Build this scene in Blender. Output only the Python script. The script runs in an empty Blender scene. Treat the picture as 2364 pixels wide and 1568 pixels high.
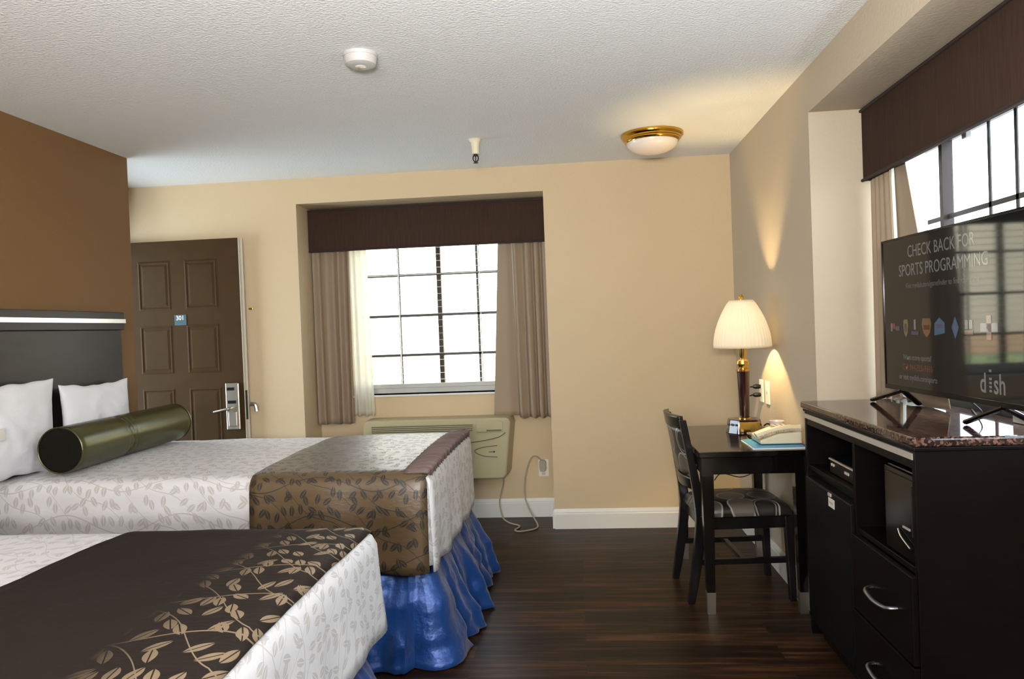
import bpy, bmesh, math, random
from mathutils import Vector, Matrix, noise
random.seed(7)
C = bpy.context.scene.collection
PI = math.pi
def V(*a): return Vector(a)

# ------------------------------------------------------------------ materials
def new_mat(name):
    m = bpy.data.materials.new(name); m.use_nodes = True
    nt = m.node_tree
    return m, nt, nt.nodes['Principled BSDF']
def srgb(r, g, b):
    f = lambda c: (c/255/12.92 if c/255 <= .04045 else ((c/255+.055)/1.055)**2.4)
    return (f(r), f(g), f(b), 1)
def N(nt, t, **kw):
    n = nt.nodes.new(t)
    for k, v in kw.items():
        if k[0] == '_': setattr(n, k[1:], v)
    return n
def inp(n, **kw):
    for k, v in kw.items(): n.inputs[k.replace('_', ' ')].default_value = v
def bump(nt, b, height, strength=.3, dist=.002):
    bp = nt.nodes.new('ShaderNodeBump'); inp(bp, Strength=strength, Distance=dist)
    nt.links.new(height, bp.inputs['Height']); nt.links.new(bp.outputs[0], b.inputs['Normal'])
def mat(name, col, rough=.5, metal=0, spec=.5, coat=0, nscale=0, nstr=.2, ndist=.002, var=0, stretch=None, emit=None, estr=0, sheen=0):
    m, nt, b = new_mat(name)
    b.inputs['Base Color'].default_value = col
    inp(b, Roughness=rough, Metallic=metal)
    b.inputs['Specular IOR Level'].default_value = spec
    b.inputs['Coat Weight'].default_value = coat
    b.inputs['Sheen Weight'].default_value = sheen
    if nscale:
        tc = nt.nodes.new('ShaderNodeTexCoord'); n = nt.nodes.new('ShaderNodeTexNoise'); inp(n, Scale=nscale, Detail=3.)
        src = tc.outputs['Object']
        if stretch:
            mp = nt.nodes.new('ShaderNodeMapping'); mp.inputs['Scale'].default_value = stretch
            nt.links.new(src, mp.inputs[0]); src = mp.outputs[0]
        nt.links.new(src, n.inputs['Vector'])
        bump(nt, b, n.outputs['Fac'], nstr, ndist)
        if var:
            mx = nt.nodes.new('ShaderNodeMixRGB'); mx.blend_type = 'MULTIPLY'; mx.inputs[1].default_value = col
            rp = nt.nodes.new('ShaderNodeValToRGB'); rp.color_ramp.elements[0].color = (1-var,)*3+(1,); rp.color_ramp.elements[1].color = (1+var,)*3+(1,)
            rp.color_ramp.elements[0].position = .3; rp.color_ramp.elements[1].position = .7
            nt.links.new(n.outputs['Fac'], rp.inputs[0]); nt.links.new(rp.outputs[0], mx.inputs[2]); mx.inputs[0].default_value = 1
            nt.links.new(mx.outputs[0], b.inputs['Base Color'])
    if emit:
        b.inputs['Emission Color'].default_value = emit; b.inputs['Emission Strength'].default_value = estr
    return m

def leaf_fabric(name, base, leaf, scale=9.0, base_r=.4, leaf_r=.55, spec=.6, sheen_strip=None, wave=.0, metal=0., sheen=.3, fade=None, stem=True):
    """damask with leaves on curling stems; UVs are in metres"""
    m, nt, b = new_mat(name)
    L = nt.links.new
    uv = nt.nodes.new('ShaderNodeUVMap')
    def math_(op, a, c=None, d=None):
        n = nt.nodes.new('ShaderNodeMath'); n.operation = op
        for i, x in enumerate((a, c, d)):
            if x is None: continue
            if isinstance(x, (int, float)): n.inputs[i].default_value = x
            else: L(x, n.inputs[i])
        return n.outputs[0]
    sc = nt.nodes.new('ShaderNodeVectorMath'); sc.operation = 'SCALE'; sc.inputs['Scale'].default_value = scale
    L(uv.outputs[0], sc.inputs[0])
    masks = []
    for off in (0, .37):
        ad = nt.nodes.new('ShaderNodeVectorMath'); ad.operation = 'ADD'; ad.inputs[1].default_value = (off*7, off*3, 0); L(sc.outputs[0], ad.inputs[0])
        vo = nt.nodes.new('ShaderNodeTexVoronoi'); vo.voronoi_dimensions = '2D'; inp(vo, Scale=1., Randomness=.55); L(ad.outputs[0], vo.inputs['Vector'])
        su = nt.nodes.new('ShaderNodeVectorMath'); su.operation = 'SUBTRACT'; L(ad.outputs[0], su.inputs[0]); L(vo.outputs['Position'], su.inputs[1])
        cs = nt.nodes.new('ShaderNodeSeparateColor'); L(vo.outputs['Color'], cs.inputs[0])
        ang = math_('MULTIPLY_ADD', cs.outputs[0], 2.0, .6)
        vr = nt.nodes.new('ShaderNodeVectorRotate'); vr.rotation_type = 'Z_AXIS'; L(su.outputs[0], vr.inputs['Vector']); L(ang, vr.inputs['Angle'])
        sp = nt.nodes.new('ShaderNodeSeparateXYZ'); L(vr.outputs[0], sp.inputs[0])
        x2 = math_('POWER', math_('ABSOLUTE', math_('DIVIDE', sp.outputs[0], .36)), 2)
        w = math_('MULTIPLY', math_('SUBTRACT', 1, x2), .155)
        ay = math_('ABSOLUTE', sp.outputs[1])
        lf = math_('GREATER_THAN', w, ay)
        vein = math_('GREATER_THAN', ay, .018)
        masks.append(math_('MULTIPLY', lf, vein))
        if off == 0 and scale > 0: pass
    mask = math_('MAXIMUM', masks[0], masks[1])
    if stem:
        ss = nt.nodes.new('ShaderNodeSeparateXYZ'); L(sc.outputs[0], ss.inputs[0])
        for (k1, k2, per, ph) in ((.9, .55, 2.4, 0), (1.5, .4, 1.9, 1.1)):
            s = math_('SINE', math_('MULTIPLY_ADD', ss.outputs[0], k1, ph))
            v = math_('MULTIPLY_ADD', s, k2, ss.outputs[1])
            if ph: v = math_('MULTIPLY_ADD', ss.outputs[0], .8, v)
            fr = math_('ABSOLUTE', math_('SUBTRACT', math_('FRACT', math_('DIVIDE', v, per)), .5))
            mask = math_('MAXIMUM', mask, math_('LESS_THAN', fr, .013))
    if sheen_strip:
        # leaves shown in one strip only, painting satin sheen into the colour (u range)
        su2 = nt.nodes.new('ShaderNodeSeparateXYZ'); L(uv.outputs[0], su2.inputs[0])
        mr = nt.nodes.new('ShaderNodeMapRange'); mr.inputs[1].default_value = sheen_strip[0]; mr.inputs[2].default_value = sheen_strip[1]; L(su2.outputs[0], mr.inputs[0])
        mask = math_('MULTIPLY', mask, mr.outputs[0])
    mx = nt.nodes.new('ShaderNodeMixRGB'); mx.inputs[1].default_value = base; mx.inputs[2].default_value = leaf; L(mask, mx.inputs[0])
    L(mx.outputs[0], b.inputs['Base Color'])
    L(math_('MULTIPLY_ADD', mask, leaf_r-base_r, base_r), b.inputs['Roughness'])
    b.inputs['Specular IOR Level'].default_value = spec; b.inputs['Metallic'].default_value = metal
    b.inputs['Sheen Weight'].default_value = sheen; b.inputs['Sheen Roughness'].default_value = .4
    n = nt.nodes.new('ShaderNodeTexNoise'); mp = nt.nodes.new('ShaderNodeMapping'); mp.inputs['Scale'].default_value = (30, 75, 1)
    L(uv.outputs[0], mp.inputs[0]); L(mp.outputs[0], n.inputs['Vector']); inp(n, Scale=1., Detail=4.)
    bump(nt, b, math_('MULTIPLY_ADD', mask, .25, n.outputs['Fac']), .35, .003)
    return m

def floor_mat():
    m, nt, b = new_mat('floor_planks'); L = nt.links.new
    tc = nt.nodes.new('ShaderNodeTexCoord')
    br = nt.nodes.new('ShaderNodeTexBrick'); br.offset = .37; br.offset_frequency = 2
    inp(br, Scale=1., Brick_Width=1.25, Row_Height=.125, Mortar_Size=.0012, Bias=0.)
    br.inputs['Color1'].default_value = (0, 0, 0, 1); br.inputs['Color2'].default_value = (1, 1, 1, 1); br.inputs['Mortar'].default_value = (.3, .3, .3, 1)
    L(tc.outputs['Object'], br.inputs['Vector'])
    mp = nt.nodes.new('ShaderNodeMapping'); mp.inputs['Scale'].default_value = (1.3, 22, 1); L(tc.outputs['Object'], mp.inputs[0])
    ad = nt.nodes.new('ShaderNodeVectorMath'); ad.operation = 'MULTIPLY_ADD'; L(br.outputs['Color'], ad.inputs[0]); ad.inputs[1].default_value = (5, 9, 3); L(mp.outputs[0], ad.inputs[2])
    n = nt.nodes.new('ShaderNodeTexNoise'); inp(n, Scale=1.4, Detail=6., Roughness=.65); L(ad.outputs[0], n.inputs['Vector'])
    r = nt.nodes.new('ShaderNodeValToRGB'); e = r.color_ramp.elements
    e[0].position = .28; e[0].color = srgb(16, 11, 8); e[1].position = .74; e[1].color = srgb(84, 56, 36)
    x = e.new(.5); x.color = srgb(36, 25, 17)
    L(n.outputs['Fac'], r.inputs[0])
    mx = nt.nodes.new('ShaderNodeMixRGB'); mx.blend_type = 'MULTIPLY'; mx.inputs[0].default_value = .85
    L(r.outputs[0], mx.inputs[1])
    r2 = nt.nodes.new('ShaderNodeValToRGB'); r2.color_ramp.elements[0].color = (.5, .5, .55, 1); r2.color_ramp.elements[1].color = (1.6, 1.45, 1.3, 1)
    L(br.outputs['Color'], r2.inputs[0]); L(r2.outputs[0], mx.inputs[2])
    L(mx.outputs[0], b.inputs['Base Color'])
    inp(b, Roughness=.36); b.inputs['Specular IOR Level'].default_value = .09
    bump(nt, b, n.outputs['Fac'], .25, .002)
    return m

def granite_mat():
    m, nt, b = new_mat('granite'); L = nt.links.new
    tc = nt.nodes.new('ShaderNodeTexCoord'); vo = nt.nodes.new('ShaderNodeTexVoronoi'); inp(vo, Scale=150.); L(tc.outputs['Object'], vo.inputs['Vector'])
    r = nt.nodes.new('ShaderNodeValToRGB'); e = r.color_ramp.elements; e[0].position = .15; e[0].color = srgb(22, 16, 15); e[1].position = .8; e[1].color = srgb(98, 70, 60)
    x = e.new(.55); x.color = srgb(48, 30, 26)
    sp = nt.nodes.new('ShaderNodeSeparateColor'); L(vo.outputs['Color'], sp.inputs[0]); L(sp.outputs[0], r.inputs[0]); L(r.outputs[0], b.inputs['Base Color'])
    inp(b, Roughness=.06); return m

def circles_mat():
    m, nt, b = new_mat('circle_fabric'); L = nt.links.new
    uv = nt.nodes.new('ShaderNodeUVMap'); sc = nt.nodes.new('ShaderNodeVectorMath'); sc.operation = 'SCALE'; sc.inputs['Scale'].default_value = 6.3; L(uv.outputs[0], sc.inputs[0])
    vo = nt.nodes.new('ShaderNodeTexVoronoi'); vo.voronoi_dimensions = '2D'; inp(vo, Scale=1., Randomness=.35); L(sc.outputs[0], vo.inputs['Vector'])
    sp = nt.nodes.new('ShaderNodeSeparateColor'); L(vo.outputs['Color'], sp.inputs[0])
    ring = nt.nodes.new('ShaderNodeValToRGB'); ring.color_ramp.interpolation = 'CONSTANT'
    e = ring.color_ramp.elements; e[0].position = 0; e[0].color = srgb(46, 42, 38)
    e[1].position = .46; e[1].color = srgb(34, 29, 27)
    for p, c in ((.24, (30, 26, 25)), (.29, (120, 116, 108)), (.33, (36, 32, 30)), (.38, (150, 146, 136)), (.43, (34, 29, 27))):
        x = e.new(p); x.color = srgb(*c)
    disc = nt.nodes.new('ShaderNodeValToRGB'); disc.color_ramp.interpolation = 'CONSTANT'
    e = disc.color_ramp.elements; e[0].color = srgb(92, 84, 76); e[1].position = .44; e[1].color = srgb(34, 29, 27)
    x = e.new(.39); x.color = srgb(150, 146, 136)
    L(vo.outputs['Distance'], ring.inputs[0]); L(vo.outputs['Distance'], disc.inputs[0])
    gt = nt.nodes.new('ShaderNodeMath'); gt.operation = 'GREATER_THAN'; gt.inputs[1].default_value = .55; L(sp.outputs[0], gt.inputs[0])
    mx = nt.nodes.new('ShaderNodeMixRGB'); L(gt.outputs[0], mx.inputs[0]); L(ring.outputs[0], mx.inputs[1]); L(disc.outputs[0], mx.inputs[2])
    L(mx.outputs[0], b.inputs['Base Color']); inp(b, Roughness=.35); return m

def cloth_mat(name, col, transl=.35, rough=.8, alpha=None):
    m, nt, b = new_mat(name); L = nt.links.new
    b.inputs['Base Color'].default_value = col; inp(b, Roughness=rough)
    tr = nt.nodes.new('ShaderNodeBsdfTranslucent'); tr.inputs[0].default_value = col
    mx = nt.nodes.new('ShaderNodeMixShader'); mx.inputs[0].default_value = transl
    out = nt.nodes['Material Output']
    L(b.outputs[0], mx.inputs[1]); L(tr.outputs[0], mx.inputs[2])
    last = mx.outputs[0]
    if alpha is not None:
        tp = nt.nodes.new('ShaderNodeBsdfTransparent'); m2 = nt.nodes.new('ShaderNodeMixShader'); m2.inputs[0].default_value = alpha
        L(last, m2.inputs[2]); L(tp.outputs[0], m2.inputs[1]); last = m2.outputs[0]
    L(last, out.inputs[0]); return m

def glass_mat():
    m = bpy.data.materials.new('window_glass'); m.use_nodes = True; nt = m.node_tree; nt.nodes.clear(); L = nt.links.new
    o = nt.nodes.new('ShaderNodeOutputMaterial'); t = nt.nodes.new('ShaderNodeBsdfTransparent'); g = nt.nodes.new('ShaderNodeBsdfGlossy'); g.inputs['Roughness'].default_value = .02
    fr = nt.nodes.new('ShaderNodeFresnel'); fr.inputs[0].default_value = 1.45; mx = nt.nodes.new('ShaderNodeMixShader')
    ge = nt.nodes.new('ShaderNodeNewGeometry'); sb = nt.nodes.new('ShaderNodeMath'); sb.operation = 'SUBTRACT'; sb.inputs[0].default_value = 1; sb.use_clamp = True; L(ge.outputs['Backfacing'], sb.inputs[1])
    ml = nt.nodes.new('ShaderNodeMath'); ml.operation = 'MULTIPLY'; L(fr.outputs[0], ml.inputs[0]); L(sb.outputs[0], ml.inputs[1]); L(ml.outputs[0], mx.inputs[0]); L(t.outputs[0], mx.inputs[1]); L(g.outputs[0], mx.inputs[2]); L(mx.outputs[0], o.inputs[0]); return m

M = dict(
 wall=mat('beige_wall', srgb(204, 183, 148), .75, nscale=75, nstr=.35, ndist=.003),
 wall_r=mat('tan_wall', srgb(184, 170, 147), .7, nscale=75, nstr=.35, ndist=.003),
 brown=mat('brown_wall', srgb(114, 85, 52), .65, spec=.3, nscale=75, nstr=.35, ndist=.003),
 ceil=mat('ceiling_texture', srgb(235, 237, 235), .85, nscale=95, nstr=.7, ndist=.006),
 base=mat('white_trim', srgb(224, 222, 215), .4),
 floor=floor_mat(), granite=granite_mat(), circles=circles_mat(), glass=glass_mat(),
 door=mat('door_paint', srgb(62, 45, 24), .6, spec=.08, nscale=14, nstr=.1, var=.06),
 dooredge=mat('door_edge', srgb(206, 200, 186), .5),
 nickel=mat('satin_nickel', srgb(196, 190, 178), .32, 1),
 chrome=mat('chrome', srgb(235, 235, 235), .12, 1),
 black=mat('black_plastic', srgb(9, 9, 10), .35, spec=.3),
 gloss=mat('gloss_black', srgb(6, 6, 7), .12, spec=.25),
 dark=mat('espresso_wood', srgb(10, 6, 5), .4, spec=.1, nscale=6, nstr=.08, var=.3, stretch=(1, 1, 9)),
 darkflat=mat('espresso_dark', srgb(16, 14, 14), .42, spec=.3),
 desk=mat('desk_wood', srgb(9, 7, 6), .12, spec=.6),
 chairw=mat('chair_wood', srgb(14, 12, 12), .25),
 hb=mat('headboard_wood', srgb(36, 33, 34), .36, spec=.3, nscale=5, nstr=.1, var=.15, stretch=(1, 1, 6)),
 hbrec=mat('headboard_edge', srgb(24, 21, 22), .4),
 silver=mat('brushed_silver', srgb(226, 226, 222), .28, .9),
 strip=mat('pale_metal_strip', srgb(190, 184, 172), .4, .3),
 brass=mat('brass', srgb(212, 164, 66), .14, 1),
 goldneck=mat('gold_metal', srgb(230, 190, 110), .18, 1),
 white=mat('white_plastic', srgb(188, 187, 182), .45),
 frost=mat('frosted_glass', srgb(226, 216, 206), .25, coat=.5),
 sprink=mat('cream_plastic', srgb(222, 212, 184), .45),
 bronze=mat('bronze_frame', srgb(44, 33, 27), .45, spec=.3),
 muntin=mat('dark_muntin', srgb(52, 50, 50), .45),
 blind=cloth_mat('blind_slat', srgb(240, 240, 236), .35, .5),
 valance=mat('valance_fabric', srgb(60, 45, 37), .9, spec=.1, nscale=55, nstr=.5, var=.16, stretch=(2.4, 2.4, .12)),
 welt=mat('valance_welt', srgb(40, 26, 24), .7),
 curtain=cloth_mat('taupe_curtain', srgb(152, 134, 112), .05),
 sheer=cloth_mat('sheer_voile', srgb(244, 242, 232), .6, alpha=.8),
 ac=mat('ac_plastic', srgb(172, 163, 128), .45, spec=.3),
 acdark=mat('ac_grille', srgb(92, 84, 62), .55),
 cordg=mat('grey_cord', srgb(158, 148, 128), .5),
 outlet=mat('outlet_white', srgb(232, 228, 212), .35),
 cotton=mat('white_cotton', srgb(222, 222, 226), .85, nscale=9, nstr=.35, ndist=.02, sheen=.2),
 olive=mat('olive_satin', srgb(70, 68, 34), .3, .5, nscale=40, nstr=.15, ndist=.004, stretch=(1, .25, 1)),
 olivedark=mat('olive_end', srgb(16, 16, 10), .9, spec=.15),
 skirt=mat('blue_satin', srgb(14, 62, 130), .33, .3, spec=.55, nscale=26, nstr=.45, ndist=.01, sheen=.2),
 mattress=mat('mattress_ticking', srgb(225, 222, 214), .8),
 shade=cloth_mat('lamp_shade', srgb(254, 250, 240), .6, .8),
 shadetrim=mat('shade_trim', srgb(214, 196, 168), .7),
 lampwood=mat('lamp_wood', srgb(42, 16, 10), .08, coat=.6),
 phone=mat('phone_plastic', srgb(214, 204, 174), .35),
 coil=mat('phone_coil', srgb(196, 178, 158), .4),
 booklet=mat('booklet_blue', srgb(60, 150, 200), .3),
 paper=mat('paper', srgb(230, 226, 216), .6),
 tvscreen=mat('tv_screen', srgb(10, 10, 11), .045, spec=.3, emit=srgb(22, 22, 21), estr=.6),
 sign=mat('sign_teal', srgb(44, 72, 82), .6),
 ext=mat('stucco', srgb(180, 172, 148), .9), ground=mat('ground', srgb(146, 146, 146), .9),
 green=mat('hedge', srgb(124, 136, 92), .9, nscale=8, nstr=1, ndist=.1, var=.4),
 brownext=mat('fence_wood', srgb(168, 140, 108), .8),
)
def emit_mat(name, col, s=1.):
    m, nt, b = new_mat(name); b.inputs['Base Color'].default_value = (.01, .01, .01, 1)
    b.inputs['Emission Color'].default_value = col; b.inputs['Emission Strength'].default_value = s; inp(b, Roughness=.06); return m

# ------------------------------------------------------------------ mesh helpers
def box(bm, x0, x1, y0, y1, z0, z1):
    x0, x1 = sorted((x0, x1)); y0, y1 = sorted((y0, y1)); z0, z1 = sorted((z0, z1))
    v = [bm.verts.new(p) for p in ((x0,y0,z0),(x1,y0,z0),(x1,y1,z0),(x0,y1,z0),(x0,y0,z1),(x1,y0,z1),(x1,y1,z1),(x0,y1,z1))]
    for f in ((0,3,2,1),(4,5,6,7),(0,1,5,4),(1,2,6,5),(2,3,7,6),(3,0,4,7)): bm.faces.new([v[i] for i in f])
def B(*boxes):
    bm = bmesh.new()
    for b in boxes: box(bm, *b)
    return bm
def lathe(bm, prof, cx, cy, seg=32, cap=True):
    rings = []
    for r, z in prof:
        rings.append([bm.verts.new((cx+r*math.cos(2*PI*i/seg), cy+r*math.sin(2*PI*i/seg), z)) for i in range(seg)])
    for a, b in zip(rings, rings[1:]):
        for i in range(seg):
            j = (i+1) % seg; bm.faces.new((a[i], a[j], b[j], b[i]))
    if cap:
        bm.faces.new(rings[0][::-1]); bm.faces.new(rings[-1])
    bmesh.ops.recalc_face_normals(bm, faces=bm.faces[:])
def smooth_pts(pts, n=8):
    pts = [Vector(p) for p in pts]; out = []
    for i in range(len(pts)-1):
        p0, p1, p2, p3 = pts[max(i-1, 0)], pts[i], pts[i+1], pts[min(i+2, len(pts)-1)]
        for k in range(n):
            t = k/n
            out.append(.5*((2*p1)+(p2-p0)*t+(2*p0-5*p1+4*p2-p3)*t*t+(3*p1-p0-3*p2+p3)*t**3))
    out.append(pts[-1]); return out
def tube(bm, pts, r, seg=8, flat=None):
    pts = [Vector(p) for p in pts]; rs = r if isinstance(r, (list, tuple)) else [r]*len(pts); rings = []
    up = Vector((0, 0, 1)); prev = None
    for i, p in enumerate(pts):
        t = (pts[min(i+1, len(pts)-1)]-pts[max(i-1, 0)]).normalized()
        a = prev if prev is not None else (up if abs(t.z) < .9 else Vector((1, 0, 0)))
        s = t.cross(a).normalized(); u = s.cross(t).normalized(); prev = u
        rings.append([bm.verts.new(p+rs[i]*(s*math.cos(2*PI*k/seg)+u*(flat or 1)*math.sin(2*PI*k/seg))) for k in range(seg)])
    for a, b in zip(rings, rings[1:]):
        for k in range(seg): j = (k+1) % seg; bm.faces.new((a[k], a[j], b[j], b[k]))
    bm.faces.new(rings[0][::-1]); bm.faces.new(rings[-1])
    bmesh.ops.recalc_face_normals(bm, faces=bm.faces[:])
def prism(bm, poly, f0, f1):
    """poly: 2D points; f0/f1 map (a,b)->3D for the two caps"""
    A_ = [bm.verts.new(f0(*p)) for p in poly]; B_ = [bm.verts.new(f1(*p)) for p in poly]
    bm.faces.new(A_[::-1]); bm.faces.new(B_)
    n = len(poly)
    for i in range(n): bm.faces.new((A_[i], A_[(i+1) % n], B_[(i+1) % n], B_[i]))
    bmesh.ops.recalc_face_normals(bm, faces=bm.faces[:])
def grid(bm, nu, nv, f, uvf=None, close_u=False):
    vs = [[bm.verts.new(f(i/nu, j/nv)) for j in range(nv+1)] for i in range(nu+(0 if close_u else 1))]
    uvl = bm.loops.layers.uv.verify() if uvf else None
    for i in range(nu):
        for j in range(nv):
            i2 = (i+1) % len(vs)
            fc = bm.faces.new((vs[i][j], vs[i2][j], vs[i2][j+1], vs[i][j+1]))
            if uvf:
                for l, (a, c) in zip(fc.loops, ((i, j), (i+1, j), (i+1, j+1), (i, j+1))): l[uvl].uv = uvf(a/nu, c/nv)
    return vs
def link(name, bm, m, parent=None, smooth=False, bevel=0, solid=0, local=False, subsurf=0, seg=2):
    me = bpy.data.meshes.new(name); 
    o = bpy.data.objects.new(name, me); C.objects.link(o)
    bm.normal_update()
    if parent is not None:
        if not local: bmesh.ops.translate(bm, vec=-world_loc(parent), verts=bm.verts[:])
        o.parent = parent
    else:
        if not local:
            xs = [v.co.x for v in bm.verts]; ys = [v.co.y for v in bm.verts]; zs = [v.co.z for v in bm.verts]
            c = V((min(xs)+max(xs))/2, (min(ys)+max(ys))/2, min(zs))
            bmesh.ops.translate(bm, vec=-c, verts=bm.verts[:]); o.location = c
    if smooth:
        for f in bm.faces: f.smooth = True
    bm.to_mesh(me); bm.free()
    me.materials.append(M[m] if isinstance(m, str) else m)
    if solid:
        s = o.modifiers.new('Solidify', 'SOLIDIFY'); s.thickness = solid; s.offset = 0
    if bevel:
        b = o.modifiers.new('Bevel', 'BEVEL'); b.width = bevel; b.segments = seg; b.limit_method = 'ANGLE'; b.angle_limit = .6
    if subsurf:
        s = o.modifiers.new('Sub', 'SUBSURF'); s.levels = s.render_levels = subsurf
    if smooth and not subsurf:
        try: me.set_sharp_from_angle(angle=.7)
        except Exception: pass
    return o
def world_loc(o):
    l = o.location.copy(); p = o.parent
    while p is not None: l = l+p.location; p = p.parent
    return l
def tag(o, label, cat, group=None):
    o['label'] = label; o['category'] = cat
    if group: o['group'] = group
    return o
def thing(name, label, cat, loc, rz=0, group=None):
    o = bpy.data.objects.new(name, None); C.objects.link(o); o.location = loc; o.rotation_euler = (0, 0, rz); o.empty_display_size = .1
    return tag(o, label, cat, group)
def struct(name, bm, m, **k):
    o = link(name, bm, m, **k); o['kind'] = 'structure'; return o
def text_bm(s, size, width=1., bold=0., depth=.0005):
    cu = bpy.data.curves.new('t', 'FONT'); cu.body = s; cu.size = size; cu.align_x = 'CENTER'; cu.align_y = 'CENTER'; cu.extrude = depth; cu.offset = bold; cu.resolution_u = 3
    ob = bpy.data.objects.new('t', cu); C.objects.link(ob)
    dg = bpy.context.evaluated_depsgraph_get(); me = bpy.data.meshes.new_from_object(ob.evaluated_get(dg))
    bm = bmesh.new(); bm.from_mesh(me); bpy.data.objects.remove(ob); bpy.data.meshes.remove(me); bpy.data.curves.remove(cu)
    for v in bm.verts: v.co.x *= width
    return bm

# ------------------------------------------------------------------ camera
F, YAW, PITCH, ROLL, HC = 1681.06, -.0859, .0148, -.0379, 1.3531
fwd = V(math.sin(YAW)*math.cos(PITCH), math.cos(YAW)*math.cos(PITCH), -math.sin(PITCH)); right = V(math.cos(YAW), -math.sin(YAW), 0); up = right.cross(fwd)
r2 = right*math.cos(ROLL)+up*math.sin(ROLL); u2 = -right*math.sin(ROLL)+up*math.cos(ROLL)
cam = bpy.data.cameras.new('Camera'); co = bpy.data.objects.new('Camera', cam); C.objects.link(co)
cam.sensor_width = 36; cam.sensor_fit = 'HORIZONTAL'; cam.lens = F*36/2364; cam.clip_start = .02
m3 = Matrix((r2, u2, -fwd)).transposed(); co.matrix_world = Matrix.Translation((0, 0, HC)) @ m3.to_4x4()
bpy.context.scene.camera = co

# ------------------------------------------------------------------ room shell
XL, XR, YF, YN, H = -2.583, 1.049, 4.876, 5.2, 2.44
NX0, NX1, NZ = -1.875, -.176, 2.265
RX, RY0, RY1, RZ = 1.42, .9, 3.29, 2.247
WX0, WX1, WZ0, WZ1 = -1.62, -.42, .905, 2.07       # far window opening
VY0, VY1, VZ0, VZ1 = 1.15, 3.27, .98, 2.06          # right window opening
EX = -3.25
struct('floor', B((-4.2, 1.7, -2.2, 5.6, -.1, 0)), 'floor')
struct('ceiling', B((-4.2, 1.5, -2.2, 5.45, H, H+.1)), 'ceil')
struct('wall_far', B((-3.4, NX0, YF, 5.4, 0, H), (NX1, 1.7, YF, 5.4, 0, H), (NX0, NX1, YF, 5.4, NZ, H),
    (NX0, WX0, YN, 5.4, 0, NZ), (WX1, NX1, YN, 5.4, 0, NZ), (WX0, WX1, YN, 5.4, 0, WZ0), (WX0, WX1, YN, 5.4, WZ1, NZ)), 'wall')
struct('wall_right', B((XR, 1.48, RY1, YF, 0, H), (XR, 1.48, RY0, RY1, RZ, H), (XR, 1.48, -2.2, RY0, 0, H),
    (RX, 1.48, RY0, VY0, 0, RZ), (RX, 1.48, VY1, RY1, 0, RZ), (RX, 1.48, VY0, VY1, 0, VZ0), (RX, 1.48, VY0, VY1, VZ1, RZ)), 'wall_r')
struct('wall_left', B((XL-.12, XL, -2.2, 4.09, 0, H)), 'brown')
struct('wall_entry', B((EX-.15, EX, 4.82, YF, 0, H), (EX-.15, EX, 2.9, 3.86, 0, H), (EX-.15, EX, 3.86, 4.82, 2.06, H), (EX-.15, XL-.12, 2.8, 2.9, 0, H)), 'wall')
struct('wall_back', B((-4.2, 1.7, -2.2, -2.05, 0, H)), 'wall')
def baseboard(name, segs):
    bm = bmesh.new()
    for (x0, y0, x1, y1, nx, ny) in segs:      # wall line and outward normal
        prof = [(0, 0), (.015, 0), (.015, .098), (.011, .104), (.011, .112), (.006, .124), (.004, .132), (0, .132)]
        prism(bm, prof, lambda a, b: (x0+nx*a, y0+ny*a, b), lambda a, b: (x1+nx*a, y1+ny*a, b))
    struct(name, bm, 'base')
baseboard('baseboard_far', [(NX1, YF, XR, YF, 0, -1), (-3.2, YF, NX0, YF, 0, -1)])
baseboard('baseboard_niche', [(NX0, YN, NX1, YN, 0, -1), (NX0, YF, NX0, YN, 1, 0), (NX1, YN, NX1, YF, -1, 0)])
baseboard('baseboard_right', [(XR, YF, XR, RY1, -1, 0), (XR, RY0, XR, -2.05, -1, 0), (RX, RY1, RX, RY0, -1, 0)])
baseboard('baseboard_left', [(XL, -2.05, XL, 4.09, 1, 0)])
struct('trim_1', B((WX0-.01, WX1+.01, YN-.012, 5.33, WZ0-.014, WZ0)), 'base', bevel=.003)

# far window
def window(name, along, a0, a1, z0, z1, d, mull, rows, muntins, postw=.032, fm='muntin', mt=.009):
    def bx(p0, p1, q0, q1, t): return (p0, p1, d-t, d+t, q0, q1) if along == 'x' else (d-t, d+t, p0, p1, q0, q1)
    fr = struct(name, B(bx(a0, a0+.035, z0, z1, .025), bx(a1-.035, a1, z0, z1, .025), bx(a0+.035, a1-.035, z0, z0+.05, .025), bx(a0+.035, a1-.035, z1-.05, z1, .025)), fm, bevel=.003)
    def sub(nm, bm, m):
        o = link(nm, bm, m, parent=fr); return o
    for mm in mull: sub('mullion', B(bx(mm-postw/2, mm+postw/2, z0+.05, z1-.05, .02)), 'bronze')
    for k, mm in enumerate(muntins): sub('muntin', B(bx(mm-.008, mm+.008, z0+.05, z1-.05, mt)), 'muntin')
    for z in rows: sub('muntin', B(bx(a0+.035, a1-.035, z-.009, z+.009, mt)), 'muntin')
    sub('pane', B(bx(a0+.03, a1-.03, z0+.045, z1-.045, .002)), 'glass')
    return fr
window('window_1', 'x', WX0, WX1, WZ0, WZ1, 5.345, (-.985,), (1.78, 1.478, 1.185), (-1.29, -.70), fm='white')
window('window_2', 'y', VY0, VY1, VZ0, VZ1, 1.448, (2.95, 2.05), (1.72,), (2.655, 2.50, 2.3, 1.6), postw=.026, mt=.0022)
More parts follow.
